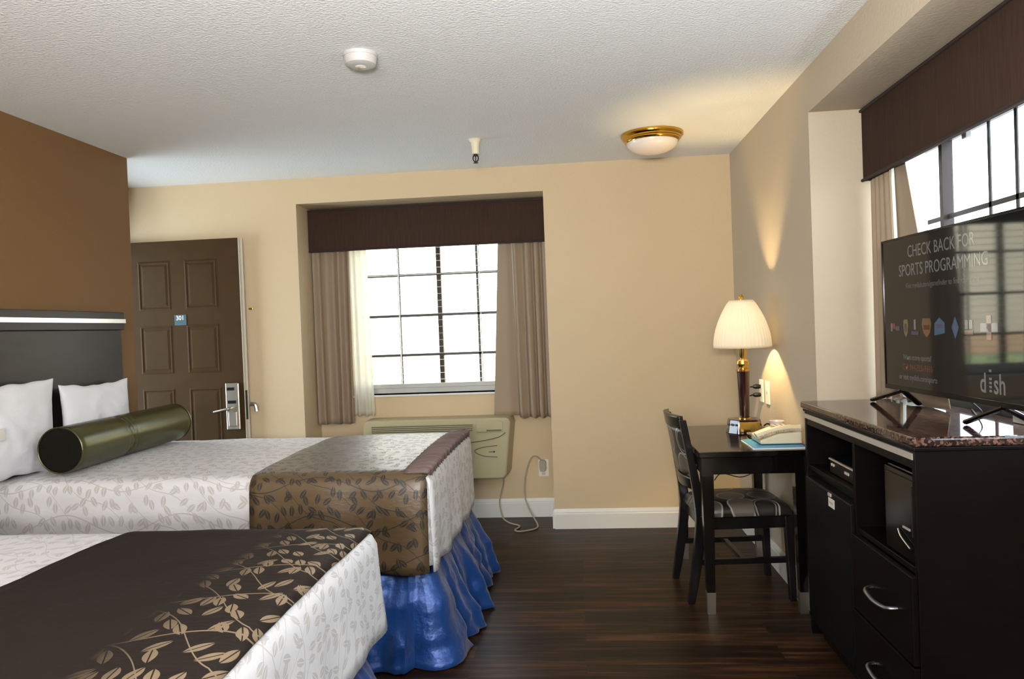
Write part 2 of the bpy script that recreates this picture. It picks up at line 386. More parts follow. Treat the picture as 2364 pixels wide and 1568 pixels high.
# ------------------------------------------------------------------ blinds, valances, curtains
bl = thing('window_blind', 'white horizontal blind with open slats in front of the far window', 'blind', ((WX0+WX1)/2, 5.24, WZ0+.055))
bm = bmesh.new(); z = WZ0+.10
while z < WZ1-.05:
    box(bm, WX0+.012, WX1-.012, 5.227, 5.253, z, z+.0016); z += .048
link('slats', bm, 'blind', bl)
link('bottom_rail', B((WX0+.012, WX1-.012, 5.225, 5.255, WZ0+.045, WZ0+.075)), 'white', bl, bevel=.003)
link('head_rail', B((WX0+.005, WX1-.005, 5.22, 5.26, WZ1-.045, WZ1-.002)), 'white', bl)
for x in (-1.27, -.67):
    link('ladder_cord', B((x-.002, x+.002, 5.226, 5.254, WZ0+.06, WZ1-.04)), 'white', bl)
def valance(name, label, x0, x1, y0, y1, z0, z1, front):
    o = thing(name, label, 'valance', ((x0+x1)/2, (y0+y1)/2, z0))
    t = .02
    if front == 'y': bx = [(x0, x1, y0, y0+t, z0, z1), (x0, x0+t, y0+t, y1, z0, z1), (x1-t, x1, y0+t, y1, z0, z1), (x0+t, x1-t, y0+t, y1, z1-t, z1)]
    else: bx = [(x0, x0+t, y0, y1, z0, z1), (x0+t, x1, y0, y0+t, z0, z1), (x0+t, x1, y1-t, y1, z0, z1), (x0+t, x1, y0+t, y1-t, z1-t, z1)]
    link('fabric_box', B(*bx), 'valance', o, bevel=.004)
    bm = bmesh.new()
    if front == 'y':
        for zz in (z0+.003, z1-.004): tube(bm, [(x0+.002, y0-.003, zz), (x1-.002, y0-.003, zz)], .006, 8)
    else:
        for zz in (z0+.003, z1-.004): tube(bm, [(x0-.003, y0+.002, zz), (x0-.003, y1-.002, zz)], .007, 8)
    link('welt', bm, 'welt', o, smooth=True)
    return o
valance('valance', 'dark brown fabric valance box over the far window', NX0+.004, NX1-.004, 5.075, 5.197, 1.953, 2.25, 'y')
valance('valance', 'long dark brown fabric valance box over the right window, above the television', 1.267, RX-.003, RY0+.01, RY1-.008, 1.933, 2.238, 'x')
def curtain(name, label, cat, m, plane, along, t0, t1, b0, b1, z0, z1, folds, amp, seed=0, thick=.002):
    rnd = random.Random(seed); ph = [rnd.uniform(0, 6) for _ in range(4)]
    def f(u, v):
        a = (t0+(t1-t0)*u)*v+(b0+(b1-b0)*u)*(1-v)
        w = u+.03*math.sin(7*u+ph[0])+.012*math.sin(3*v+ph[1])*(1-v)
        d = amp*(.75+.35*(1-v))*(math.sin(2*PI*folds*w+ph[2])+.16*math.sin(2*PI*folds*2.13*w+ph[3]))
        zz = z0+(z1-z0)*v + (0 if v > .01 else .006*math.sin(2*PI*folds*w+ph[3]))
        return (a, plane+d, zz) if along == 'x' else (plane+d, a, zz)
    bm = bmesh.new(); grid(bm, int(folds*22)+20, 30, f)
    return tag(link(name, bm, m, smooth=True, solid=thick), label, cat)
curtain('curtain', 'taupe pleated blackout curtain at the left side of the far window', 'curtain', 'curtain', 5.125, 'x', -1.862, -1.59, -1.86, -1.60, .712, 1.99, 3, .021, 1)
curtain('sheer_curtain', 'white translucent sheer curtain beside the left taupe curtain', 'curtain', 'sheer', 5.145, 'x', -1.60, -1.475, -1.60, -1.455, .765, 1.99, 3, .008, 2, .001)
curtain('curtain', 'flat taupe curtain panel at the right side of the far window, next to the glass', 'curtain', 'curtain', 5.125, 'x', -.515, -.425, -.588, -.405, .735, 1.99, .8, .008, 3)
curtain('curtain', 'taupe curtain with deep pleats at the far right end of the far window', 'curtain', 'curtain', 5.115, 'x', -.415, -.184, -.402, -.184, .722, 1.99, 3.3, .019, 4)
curtain('curtain', 'grey taupe curtain hanging behind the television at the right window', 'curtain', 'curtain', 1.305, 'y', 3.27, 3.10, 3.275, 3.06, 1.006, 1.97, 4, .011, 5)
curtain('curtain', 'narrow flat taupe curtain edge beside the white sheer of the right window', 'curtain', 'curtain', 1.312, 'y', 3.085, 3.0, 3.04, 2.70, 1.006, 1.97, .9, .006, 6)
curtain('sheer_curtain', 'bright white sheer curtain at the right window behind the television', 'curtain', 'sheer', 1.365, 'y', 3.22, 2.92, 3.22, 2.90, 1.006, 1.99, 4, .008, 7, .001)
tag(link('blind_bracket', B((1.395, 1.415, 2.70, 2.73, 1.965, 2.03)), 'white', bevel=.003), 'small white bracket at the top of the right window', 'bracket')
# ------------------------------------------------------------------ entry door (stands open)
DX0, DX1, DY = -3.185, -2.264, 4.80
d = struct('door_1', B((DX0, DX1, DY, DY+.042, .012, 2.045)), 'door')
# raised panels
bm = bmesh.new()
def panel(bm, x0, x1, z0, z1, y):
    for (i0, i1, d0, d1) in ((0, .012, 0, -.006), (.012, .022, -.006, .001), (.022, .038, .001, -.005)):
        ps = []
        for ins, dy in ((i0, d0), (i1, d1)):
            ps.append([bm.verts.new((x, y+dy, z)) for x, z in ((x0+ins, z0+ins), (x1-ins, z0+ins), (x1-ins, z1-ins), (x0+ins, z1-ins))])
        for k in range(4): bm.faces.new((ps[0][k], ps[0][(k+1) % 4], ps[1][(k+1) % 4], ps[1][k]))
    ins = .038; bm.faces.new([bm.verts.new((x, y-.005, z)) for x, z in ((x0+ins, z0+ins), (x1-ins, z0+ins), (x1-ins, z1-ins), (x0+ins, z1-ins))])
for (x0, x1) in ((-2.99, -2.755), (-2.655, -2.42)):
    for (z0, z1) in ((1.57, 1.91), (1.13, 1.465), (.35, 1.03)):
        bb = bmesh.new(); panel(bb, x0, x1, z0, z1, DY); bmesh.ops.recalc_face_normals(bb, faces=bb.faces[:])
        link('door_panel', bb, 'door', d)
e = link('door_edge', B((DX1, DX1+.003, DY, DY+.042, .012, 2.045)), 'dooredge', d); e['label'] = 'off-white painted door edge'
e = link('edge_frame', B((DX1-.002, DX1+.012, DY+.034, DY+.046, .012, 2.045)), 'dooredge', d); e['label'] = 'off-white edge strip'
e = link('latch_plate', B((DX1+.003, DX1+.006, DY+.01, DY+.034, .80, 1.0)), 'bronze', d)
lk = link('door_lock', B((-2.388, -2.292, DY-.022, DY, .735, 1.055)), 'nickel', d, bevel=.006); lk['label'] = 'brushed metal electronic card lock'
link('card_slot', B((-2.375, -2.325, DY-.025, DY-.021, 1.005, 1.025)), 'black', lk)
link('card_slot', B((-2.372, -2.315, DY-.025, DY-.021, .915, .935)), 'black', lk)
link('lock_cover', B((-2.368, -2.308, DY-.034, DY-.022, .76, .86)), 'nickel', lk, bevel=.004)
bm = bmesh.new(); tube(bm, smooth_pts([(-2.35, DY-.02, .885), (-2.35, DY-.055, .883), (-2.37, DY-.062, .88), (-2.455, DY-.062, .862)], 6), .010, 10)
link('door_lever', bm, 'nickel', lk, smooth=True)
bm = bmesh.new(); 
box(bm, -2.34, -2.266, DY+.042, DY+.052, .80, .96)
tube(bm, smooth_pts([(-2.29, DY+.045, .90), (-2.25, DY+.055, .90), (-2.215, DY+.055, .895), (-2.205, DY+.055, .85)], 5), .014, 8)
link('inside_handle', bm, 'nickel', d, smooth=True)
sg = link('number_plate', B((-2.737, -2.652, DY-.004, DY, 1.463, 1.535)), 'sign', d); sg['label'] = 'teal plate with room number 301'
bm = text_bm('301', .044, .9, .0004)
for v in bm.verts: v.co = V(v.co.x-2.696, DY-.0045-v.co.z, v.co.y+1.512)
link('room_number', bm, mat('white_paint', srgb(235, 235, 228), .5), sg)
tag(link('door_chain_catch', B((-2.235, -2.205, YF-.018, YF, 1.552, 1.566)), 'brass', bevel=.003), 'tiny brass door catch on the wall beside the open door', 'door catch')
# ------------------------------------------------------------------ air conditioner
ac = thing('air_conditioner', 'beige wall air conditioner under the far window', 'air conditioner', (-.98, 5.1, .31))
bm = bmesh.new()
prism(bm, [(-1.50, .34), (-1.48, .318), (-.53, .318), (-.505, .34), (-.465, .70), (-.475, .735), (-.50, .742), (-1.46, .742), (-1.49, .735), (-1.505, .70)],
      lambda a, b: (a, 4.995, b), lambda a, b: (a+(.02 if a > -1 else -.02), YN, b))
link('housing', bm, 'ac', ac, bevel=.012, seg=3)
g = link('air_grille', B((-1.44, -.73, 4.985, 5.0, .655, .705)), 'acdark', ac)
bm = bmesh.new()
for k in range(5): box(bm, -1.445, -.725, 4.979, 4.992, .652+k*.0125, .6565+k*.0125)
link('louvres', bm, 'ac', g)
link('control_door', B((-.70, -.515, 4.986, 4.997, .645, .715)), 'ac', ac, bevel=.003)
link('control_latch', B((-.63, -.525, 4.983, 4.987, .652, .662)), 'acdark', ac)
bm = bmesh.new(); tube(bm, smooth_pts([(-1.44, 4.993, .57), (-.95, 4.993, .562), (-.72, 4.993, .578), (-.56, 4.993, .605), (-.50, 4.993, .64)], 8), .003, 6)
tube(bm, smooth_pts([(-.56, 4.993, .55), (-.66, 4.993, .54), (-.72, 4.993, .515), (-.66, 4.993, .48), (-.56, 4.993, .47)], 8), .0025, 6)
link('moulding_line', bm, 'acdark', ac)
link('badge', B((-.62, -.58, 4.990, 4.994, .506, .509), (-.588, -.578, 4.990, 4.994, .503, .512)), 'black', ac)
bm = bmesh.new()
for k in range(14): box(bm, -.765, -.757, 4.987, 4.996, .45+k*.012, .456+k*.012)
link('side_vent', bm, 'acdark', ac)
ot = thing('wall_outlet', 'white wall outlet in the window niche with a grey plug in it', 'outlet', (-.256, YN, .285))
link('cover_plate', B((-.293, -.219, YN-.006, YN, .288, .41)), 'outlet', ot, bevel=.002)
link('socket', B((-.268, -.244, YN-.008, YN-.006, .298, .318)), 'white', ot)
pc = thing('power_cord', 'grey power cord looping from air conditioner over the floor to the niche outlet', 'cord', (-.45, 5.0, 0))
bm = bmesh.new()
tube(bm, smooth_pts([(-.545, 5.15, .316), (-.545, 5.15, .25), (-.575, 5.14, .13), (-.555, 5.10, .03), (-.50, 5.02, .006), (-.42, 4.93, .006), (-.445, 4.83, .006), (-.40, 4.80, .006),
     (-.31, 4.86, .006), (-.30, 4.96, .01), (-.36, 5.10, .07), (-.395, 5.14, .17), (-.385, 5.15, .30), (-.345, 5.15, .42), (-.305, 5.15, .442), (-.268, 5.165, .41)], 8), .005, 8)
link('cable', bm, 'cordg', pc, smooth=True)
bm = bmesh.new()
prism(bm, [(-.284, .345), (-.276, .328), (-.246, .328), (-.236, .345), (-.236, .395), (-.248, .41), (-.274, .41), (-.284, .395)], lambda a, b: (a, YN-.036, b), lambda a, b: (a, YN-.0065, b))
link('plug', bm, 'cordg', pc, bevel=.003)
# ------------------------------------------------------------------ beds
def rbox_map(p, lo, hi, r):
    c = V(*[min(max(p[i], lo[i]+r), hi[i]-r) for i in range(3)]); dlt = p-c
    if dlt.length < 1e-9: return p
    return c+dlt.normalized()*r
def shell(x0, x1, y0, y1, zt, zb, r, faces, xa=None, xb=None, n=.035, seed=0, crown=.012, flare=.03, wr=.006, hemf=None, foot_out=0., fflare=0.):
    """rounded box cloth open at the bottom; faces: subset of 't','n','f','e' (top, near side, far side, foot end)"""
    bm = bmesh.new(); uvl = bm.loops.layers.uv.verify()
    xa = x0 if xa is None else xa; xb = x1 if xb is None else xb
    lo = V(x0-1, y0, zb-1); hi = V(x1, y1, zt)
    def place(p):
        q = rbox_map(p, lo, hi, r)
        cx = (q.y-y0)/(y1-y0); t = max(0, min(1, (q.z-(zt-.06))/.06))
        q.z += t*crown*math.sin(PI*min(1, max(0, cx)))
        dn = max(0, (zt-q.z))/(zt-zb)
        w = noise.noise(V(q.x*5+seed, q.y*5, q.z*3))*wr+noise.noise(V(q.x*14, q.y*14+seed, q.z*5))*wr*.35
        sy = -1 if p.y <= y0+1e-6 else (1 if p.y >= y1-1e-6 else 0); sx = 1 if p.x >= x1-1e-6 else 0
        if sy: q.y += sy*((flare+(fflare*(1+.35*math.sin(q.x*60)) if sy > 0 else 0))*dn+w*(.3+dn*2.2)+.006*dn*math.sin(q.x*19+seed))
        if sx: q.x += (flare+foot_out)*dn+w*(.3+dn*2.2)+.006*dn*math.sin(q.y*21+seed)
        if not sy and not sx: q.z += w*.7
        return q
    cache = {}
    def vert(p):
        k = (round(p.x, 4), round(p.y, 4), round(p.z, 4))
        if k not in cache: cache[k] = bm.verts.new(place(p))
        return cache[k]
    def patch(f, nu, nv, uvf):
        for i in range(nu):
            for j in range(nv):
                cs = [(i/nu, j/nv), ((i+1)/nu, j/nv), ((i+1)/nu, (j+1)/nv), (i/nu, (j+1)/nv)]
                vs = [vert(f(*c)) for c in cs]
                if len(set(vs)) < 4: continue
                fc = bm.faces.new(vs)
                for l, c in zip(fc.loops, cs): l[uvl].uv = uvf(f(*c))
    hem = hemf or (lambda s: zb)
    nx = max(3, int((xb-xa)/n)); ny = int((y1-y0)/n); nz = max(4, int((zt-zb)/n))
    L_ = lambda a, b, t: a+(b-a)*t
    if 't' in faces: patch(lambda u, v: V(L_(xa, xb, u), L_(y0, y1, v), zt), nx, ny, lambda p: (p.x, p.y))
    if 'n' in faces: patch(lambda u, v: V(L_(xa, xb, u), y0, L_(hem(('n', L_(xa, xb, u))), zt, v)), nx, nz, lambda p: (p.x, y0-(zt-p.z)))
    if 'f' in faces: patch(lambda u, v: V(L_(xa, xb, u), y1, L_(zt, hem(('f', L_(xa, xb, u))), v)), nx, nz, lambda p: (p.x, y1+(zt-p.z)))
    if 'e' in faces: patch(lambda u, v: V(x1, L_(y0, y1, u), L_(hem(('e', L_(y0, y1, u))), zt, v)), ny, nz, lambda p: (x1+(zt-p.z), p.y))
    bmesh.ops.recalc_face_normals(bm, faces=bm.faces[:])
    return bm
whiteleaf2 = leaf_fabric('white_leaf_damask_near', srgb(222, 222, 226), srgb(193, 190, 190), 17, .42, .5, .5, sheen=.1)
whiteleaf = leaf_fabric('white_leaf_damask', srgb(220, 220, 222), srgb(191, 187, 185), 13.5, .42, .5, .5, sheen=.1)
brownleaf = leaf_fabric('brown_leaf_damask', srgb(86, 68, 44), srgb(34, 27, 20), 14.5, .38, .5, .6, sheen=.1)
brownsheen = leaf_fabric('brown_sheen_damask', srgb(32, 25, 22), srgb(120, 104, 84), 12, .65, .5, .12, sheen_strip=(-.90, -.76), sheen=0)  # sheen at the foot bend painted as pale leaves on dark cloth
X1 = -.612
def bed(y0, y1, which, zb_side, zb_foot):
    zt = .765
    nm = {1: 'the bed by the window', 2: 'the bed in the foreground'}[which]
    b = thing('bed', {1: 'far double bed made up under white leaf coverlet, headboard against brown wall', 2: 'near double bed in the lower left corner, cut off by the frame'}[which], 'bed', (-1.55, (y0+y1)/2, 0), group=None)
    link('mattress', B((-2.5, X1-.05, y0+.05, y1-.05, .42, zt-.03)), 'mattress', b, bevel=.05, seg=4)
    link('box_spring', B((-2.5, X1-.06, y0+.06, y1-.06, .18, .415)), 'mattress', b, bevel=.02)
    for x in (-2.45, X1-.16):
        for y in (y0+.1, y1-.15): link('leg', B((x, x+.05, y, y+.05, 0, .18)), 'black', b)
    hemf = lambda s: (zb_side+.012*math.sin(s[1]*9)) if s[0] in 'nf' else (zb_foot+.01*math.sin(s[1]*11)+ (-.02 if s[1] < y0+.12 else 0))
    bm = shell(-2.548, X1, y0, y1, zt, zb_foot, .045, 'tnfe', seed=which*3.1, hemf=hemf, flare=.012, crown=.014, wr=.007, foot_out=0)
    o = link('coverlet', bm, {1: whiteleaf, 2: whiteleaf2}[which], smooth=True, solid=.006)
    tag(o, {1: 'white leaf-patterned coverlet on the far bed', 2: 'white leaf-patterned coverlet on the near bed in the foreground'}[which], 'coverlet')
    # brown runner
    th = .009; hr = lambda s: (zb_side-.012+.008*math.sin(s[1]*13+1))
    bm = shell(-2.49, X1+th, y0-th, y1+th, zt+th, zb_foot, .045+th, 'tnf', xa=-1.375, xb=X1-.006, seed=which*3.1, hemf=hr, fflare=0, flare=.028, crown=.014, wr=.007)
    o = thing('bed_runner', {1: 'brown leaf-patterned bed runner with ruffled edge across the far bed', 2: 'dark brown bed runner with painted gold sheen on the leaves near its foot edge, across the near bed'}[which], 'bed runner', (-1.0, (y0+y1)/2, zt-.35))
    link('cloth', bm, {1: brownleaf, 2: brownsheen}[which], o, smooth=True, solid=.004)
    # ruffled trim along the foot edge
    def f(u, v):
        y = y0+.0+(y1-y0)*v; a = u*.085
        return V(X1-.004-.085+a, y, 0)
    bm = bmesh.new(); n = 150
    fold = lambda k: .0055*math.sin(k*1.9)+.0015*math.sin(k*.7)
    def ff(u, v):
        y = y0+.01+(y1-y0-.02)*v; x = X1-.115+.113*u
        p = rbox_map(V(x, y, zt+.0), V(-4, y0, -1), V(X1, y1, zt), .045)
        cx = (p.y-y0)/(y1-y0); t = max(0, min(1, (p.z-(zt-.06))/.06))
        p.z += t*.014*math.sin(PI*cx)+.014+fold(v*n*1.0)*(.4+u)*1.6
        p.x += .002*math.sin(v*n*1.3)+.012*u
        if which == 2: p.z -= 0.0
        return p
    if which == 1:
        grid(bm, 6, 520, ff, uvf=lambda u, v: (u, v))
        r_ = link('ruffle', bm, mat('ruffle_brown', srgb(96, 78, 74), .55), o, smooth=True, solid=.002); r_['label'] = 'gathered mauve-brown trim'
    # bed skirt
    sk = bmesh.new()
    per = []  # path: near side (from x=-2.4) -> foot -> far side
    ins = .035; xa, xb_, ya, yb = -2.40, X1-ins, y0+ins, y1-ins; rc = .07
    L1 = xb_-rc-xa; La = rc*PI/2; L2 = yb-ya-2*rc; tot = L1+La+L2+La+L1
    def path(s):
        if s < L1: return V(xa+s, ya, 0), V(0, -1, 0)
        s -= L1
        if s < La: a = -PI/2+s/rc; return V(xb_-rc+rc*math.cos(a), ya+rc+rc*math.sin(a), 0), V(math.cos(a), math.sin(a), 0)
        s -= La
        if s < L2: return V(xb_, ya+rc+s, 0), V(1, 0, 0)
        s -= L2
        if s < La: a = s/rc; return V(xb_-rc+rc*math.cos(a), yb-rc+rc*math.sin(a), 0), V(math.cos(a), math.sin(a), 0)
        s -= La
        return V(xb_-rc-s, yb, 0), V(0, 1, 0)
    NS = int(tot/.012)
    def sf(u, v):
        s = tot*u; p, nrm = path(s); dn = 1-v; corner = math.exp(-((s-L1-La/2)/.22)**2)+math.exp(-((s-L1-La-L2-La/2)/.22)**2)
        ft = 1 if L1 < s < L1+La*2+L2 else 0
        side = 1 if s < L1 else 0; dn0 = dn; dn = max(0, (dn-.22)/.78)
        out = dn**.9*(.06+.085*max(ft, corner)+.06*side)
        w = s+.03*noise.noise(V(s*4, 0, which))
        fo = dn**.8*(.036*(1-1.6*abs(math.sin(w*12.5))**1.5)+.012*math.sin(w*61+1.3+2*dn)+.05*noise.noise(V(s*5, dn*1.5, which*3)))
        fo += .007*math.sin(s*150)*(1 if v > .9 else .4*v)
        cr = .03*noise.noise(V(s*11+dn*3, dn*6, 5+which))*dn*(1.3-dn)*1.5+.010*noise.noise(V(s*30, dn*14, 2))*dn
        q = p+nrm*(out+fo*(.7+.5*ft)+cr); q.z = .008+(.52-.008)*v
        if dn > .93: q += nrm*.012*noise.noise(V(s*12, 1, 1))
        return q
    grid(sk, NS, 26, sf)
    o = link('bed_skirt', sk, 'skirt', smooth=True, solid=.002)
    tag(o, {1: 'shiny blue satin bed skirt of the far bed falling to the floor', 2: 'blue satin bed skirt under the near bed, mostly cut off'}[which], 'bed skirt')
bed(2.935, 4.125, 1, .385, .375)
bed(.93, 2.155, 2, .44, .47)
# headboard
hb = thing('headboard', 'dark wood headboard with a bright silver strip on the brown wall', 'headboard', (XL, 3.35, .35))
link('panel', B((XL, XL+.03, 2.78, 3.915, .35, 1.43)), 'hb', hb, bevel=.003)
link('top_rail', B((XL, XL+.045, 2.76, 3.925, 1.43, 1.528)), 'hb', hb, bevel=.003)
e = link('silver_strip', B((XL+.045, XL+.052, 2.76, 3.929, 1.468, 1.490)), 'silver', hb); e['label'] = 'bright silver strip'
# pillows
def pillow(label, cy, cz, w, h, t, x, lean, rot, seed):
    bm = bmesh.new()
    def half(sgn):
        def f(u, v):
            a, b_ = 2*u-1, 2*v-1
            prof = max(0, (1-abs(a)**2.6))**.55*max(0, (1-abs(b_)**2.6))**.55
            e_ = 1+.07*(abs(a)*abs(b_))**3-.05*(abs(a)**2*(1-abs(b_)**2)+abs(b_)**2*(1-abs(a)**2))
            wr = noise.noise(V(a*1.6+seed, b_*1.6, sgn))*.22+noise.noise(V(a*4+b_*2+seed, b_*3, sgn*3))*.13+noise.noise(V(a*3+seed, b_*9, sgn*3))*.06
            y = a*w/2*e_; z = b_*h/2*e_+(.022*noise.noise(V(a*2.3, seed, 3))-.008)*(abs(b_)**4)
            return V(sgn*t/2*prof*(1+wr)*(1.12-.25*b_), y, z)
        return f
    grid(bm, 30, 30, half(1)); grid(bm, 30, 30, half(-1))
    bmesh.ops.remove_doubles(bm, verts=bm.verts[:], dist=.0008)
    bmesh.ops.recalc_face_normals(bm, faces=bm.faces[:])
    mt = Matrix.Translation((x, cy, cz)) @ Matrix.Rotation(lean, 4, 'Y') @ Matrix.Rotation(rot, 4, 'X')
    bmesh.ops.transform(bm, matrix=mt, verts=bm.verts[:])
    o = link('pillow', bm, 'cotton', smooth=True, subsurf=1); return tag(o, label, 'pillow')
pillow('white pillow behind the near end of the olive bolster, standing on the far bed', 2.965, 1.0, .56, .43, .105, -2.472, -.03, -.05, 1.)
pillow('smaller white pillow on the far bed nearest the door', 3.565, .978, .53, .375, .105, -2.472, -.03, -.0, 5.)
tag(link('folded_card', B((-2.404, -2.400, 2.79, 2.862, .965, 1.015)), 'frost'), 'small grey card on the pillow at the left edge of the frame', 'card')
# bolster
p0 = V(-2.284, 3.03, .890); p1 = V(-2.322, 4.015, .890); ax = (p1-p0).normalized(); sd = ax.cross(V(0, 0, 1)).normalized(); uu = sd.cross(ax)
bo = thing('bolster', 'olive green satin bolster cushion lying across the far bed', 'bolster', ((p0+p1)/2).to_tuple()[:2]+(.78,))
bm = bmesh.new(); R_ = .104
def bf(u, v):
    a = 2*PI*u; s = .5+.5*(2*v-1)
    r = R_*(1-.05*max(0, abs(2*s-1)-.95)*20)
    mid = math.exp(-((s-.42)/.05)**2); r += mid*(-.004+.003*math.sin(s*210+3*math.sin(a*2)))*(1 if 1 else 0)
    return p0+(p1-p0)*s+(sd*math.cos(a)+uu*math.sin(a))*r
grid(bm, 48, 90, bf, close_u=True); link('cover', bm, 'olive', bo, smooth=True)
for pp, sgn in ((p0, -1), (p1, 1)):
    bm = bmesh.new(); c = [(0, .0), (.5, .002), (.93, .004), (1., .0)]
    ring = [[bm.verts.new(pp+ax*sgn*(dd-.002)+(sd*math.cos(2*PI*k/48)+uu*math.sin(2*PI*k/48))*R_*.95*max(rr, .001)) for k in range(48)] for rr, dd in c]
    for a, b_ in zip(ring, ring[1:]):
        for k in range(48): bm.faces.new((a[k], a[(k+1) % 48], b_[(k+1) % 48], b_[k]))
    bmesh.ops.recalc_face_normals(bm, faces=bm.faces[:])
    link('end_cap', bm, 'olivedark', bo, smooth=True)
    bm = bmesh.new(); tube(bm, [pp+(sd*math.cos(2*PI*k/48)+uu*math.sin(2*PI*k/48))*(R_-.002) for k in range(49)], .0035, 6); link('piping', bm, 'olive', bo, smooth=True)
# ------------------------------------------------------------------ ceiling fixtures
sm = thing('smoke_detector', 'round white smoke detector on the ceiling', 'smoke detector', (-.812, 2.85, H-.06))
bm = bmesh.new(); lathe(bm, [(.066, H-.012), (.068, H)], -.79, 2.79, 40); link('mounting_base', bm, 'white', sm, smooth=True)
bm = bmesh.new(); lathe(bm, [(.03, H-.047), (.045, H-.046), (.058, H-.040), (.062, H-.030), (.064, H-.012)], -.79, 2.79, 40); link('cover', bm, 'white', sm, smooth=True)
bm = bmesh.new(); lathe(bm, [(.018, H-.05), (.022, H-.047)], -.79, 2.79, 24); link('test_button', bm, 'frost', sm, smooth=True)
sp = thing('sprinkler', 'cream ceiling sprinkler head with a dark metal tip', 'sprinkler', (-.525, 4.14, H-.14))
bm = bmesh.new(); lathe(bm, [(.021, H-.085), (.022, H-.05), (.026, H-.02), (.036, H-.004), (.04, H)], -.525, 4.14, 28); link('escutcheon', bm, 'sprink', sp, smooth=True)
bm = bmesh.new(); lathe(bm, [(.012, H-.095), (.012, H-.085)], -.525, 4.14, 16)
for s in (-1, 1): tube(bm, smooth_pts([(-.525+s*.011, 4.14, H-.09), (-.525+s*.015, 4.14, H-.105), (-.525+s*.012, 4.14, H-.12), (-.525, 4.14, H-.13)], 4), .0035, 6)
lathe(bm, [(.003, H-.128), (.003, H-.09)], -.525, 4.14, 8); lathe(bm, [(.013, H-.135), (.014, H-.132)], -.525, 4.14, 16); link('sprinkler_frame', bm, 'bronze', sp, smooth=True)
cl = thing('ceiling_light', 'flush brass ceiling light with white glass dome near the right corner', 'ceiling light', (.484, 4.26, H-.13))
bm = bmesh.new(); lathe(bm, [(.150, H-.050), (.152, H-.044), (.158, H-.040), (.158, H-.034), (.165, H-.030), (.165, H-.024), (.176, H-.016), (.178, H-.006), (.178, H)], .484, 4.26, 56); link('brass_rim', bm, 'brass', cl, smooth=True)
bm = bmesh.new(); lathe(bm, [(.146*math.cos(t), H-.048-.064*math.sin(t)) for t in [PI/2*k/10 for k in range(10)]]+[(.002, H-.112)], .484, 4.26, 56); link('glass_dome', bm, 'frost', cl, smooth=True)
# ------------------------------------------------------------------ desk
dk = thing('desk', 'narrow glossy black desk with silver-tipped legs against the right wall', 'desk', (.80, 3.82, 0))
DXa, DXb, DYa, DYb, DZ = .555, 1.032, 3.395, 4.245, .755
link('desk_top', B((DXa-.008, DXb, DYa-.01, DYb+.01, DZ-.028, DZ)), 'desk', dk, bevel=.003)
link('apron', B((DXa+.004, DXb-.004, DYa+.004, DYa+.026, .648, DZ-.028), (DXa+.004, DXa+.026, DYa+.026, DYb-.02, .648, DZ-.028), (DXb-.026, DXb-.004, DYa+.026, DYb-.02, .648, DZ-.028), (DXa+.004, DXb-.004, DYb-.02, DYb-.0, .648, DZ-.028)), 'desk', dk, bevel=.002)
for lx in (DXa+.002, DXb-.058):
    for ly in (DYa, DYb-.05):
        bm = bmesh.new(); cx, cy = lx+.028, ly+.028
        for zz0, zz1, s0, s1 in ((.10, DZ-.03, .019, .027),):
            vs = [bm.verts.new((cx+a*s, cy+b_*s, z)) for z, s in ((zz0, s0), (.64, s1), (zz1, s1)) for a, b_ in ((-1, -1), (1, -1), (1, 1), (-1, 1))]
            bm.faces.new(vs[0:4][::-1]); bm.faces.new(vs[8:12])
            for k in range(2):
                for q in range(4): bm.faces.new((vs[k*4+q], vs[k*4+(q+1) % 4], vs[k*4+4+(q+1) % 4], vs[k*4+4+q]))
        l = link('leg', bm, 'desk', dk)
        bm = bmesh.new(); vs = [bm.verts.new((cx+a*s, cy+b_*s, z)) for z, s in ((0, .018), (.10, .0205)) for a, b_ in ((-1, -1), (1, -1), (1, 1), (-1, 1))]
        bm.faces.new(vs[0:4][::-1]); bm.faces.new(vs[4:8])
        for q in range(4): bm.faces.new((vs[q], vs[(q+1) % 4], vs[4+(q+1) % 4], vs[4+q]))
        s_ = link('silver_foot', bm, 'nickel', l); s_['label'] = 'silver metal leg tip'
# ------------------------------------------------------------------ chair
CR = math.radians(4)
ch = thing('desk_chair', 'black wooden chair with circle-patterned seat pushed under the desk', 'chair', (.76, 3.735, 0), CR)
def bar(bm, a, b_, wx, wy, wx2=None, wy2=None):
    wx2 = wx2 or wx; wy2 = wy2 or wy
    vs = [bm.verts.new((p[0]+i*w/2, p[1]+j*h/2, p[2])) for p, w, h in ((a, wx, wy), (b_, wx2, wy2)) for i, j in ((-1, -1), (1, -1), (1, 1), (-1, 1))]
    bm.faces.new(vs[0:4][::-1]); bm.faces.new(vs[4:8])
    for q in range(4): bm.faces.new((vs[q], vs[(q+1) % 4], vs[4+(q+1) % 4], vs[4+q]))
def polybar(pts, wx, wy):
    bm = bmesh.new(); P = smooth_pts(pts, 6); rings = []
    for i, p in enumerate(P):
        rings.append([bm.verts.new((p.x+a*wx(i/(len(P)-1))/2, p.y+b_*wy/2, p.z)) for a, b_ in ((-1, -1), (1, -1), (1, 1), (-1, 1))])
    bm.faces.new(rings[0][::-1]); bm.faces.new(rings[-1])
    for a, b_ in zip(rings, rings[1:]):
        for q in range(4): bm.faces.new((a[q], a[(q+1) % 4], b_[(q+1) % 4], b_[q]))
    return bm
cw = .178
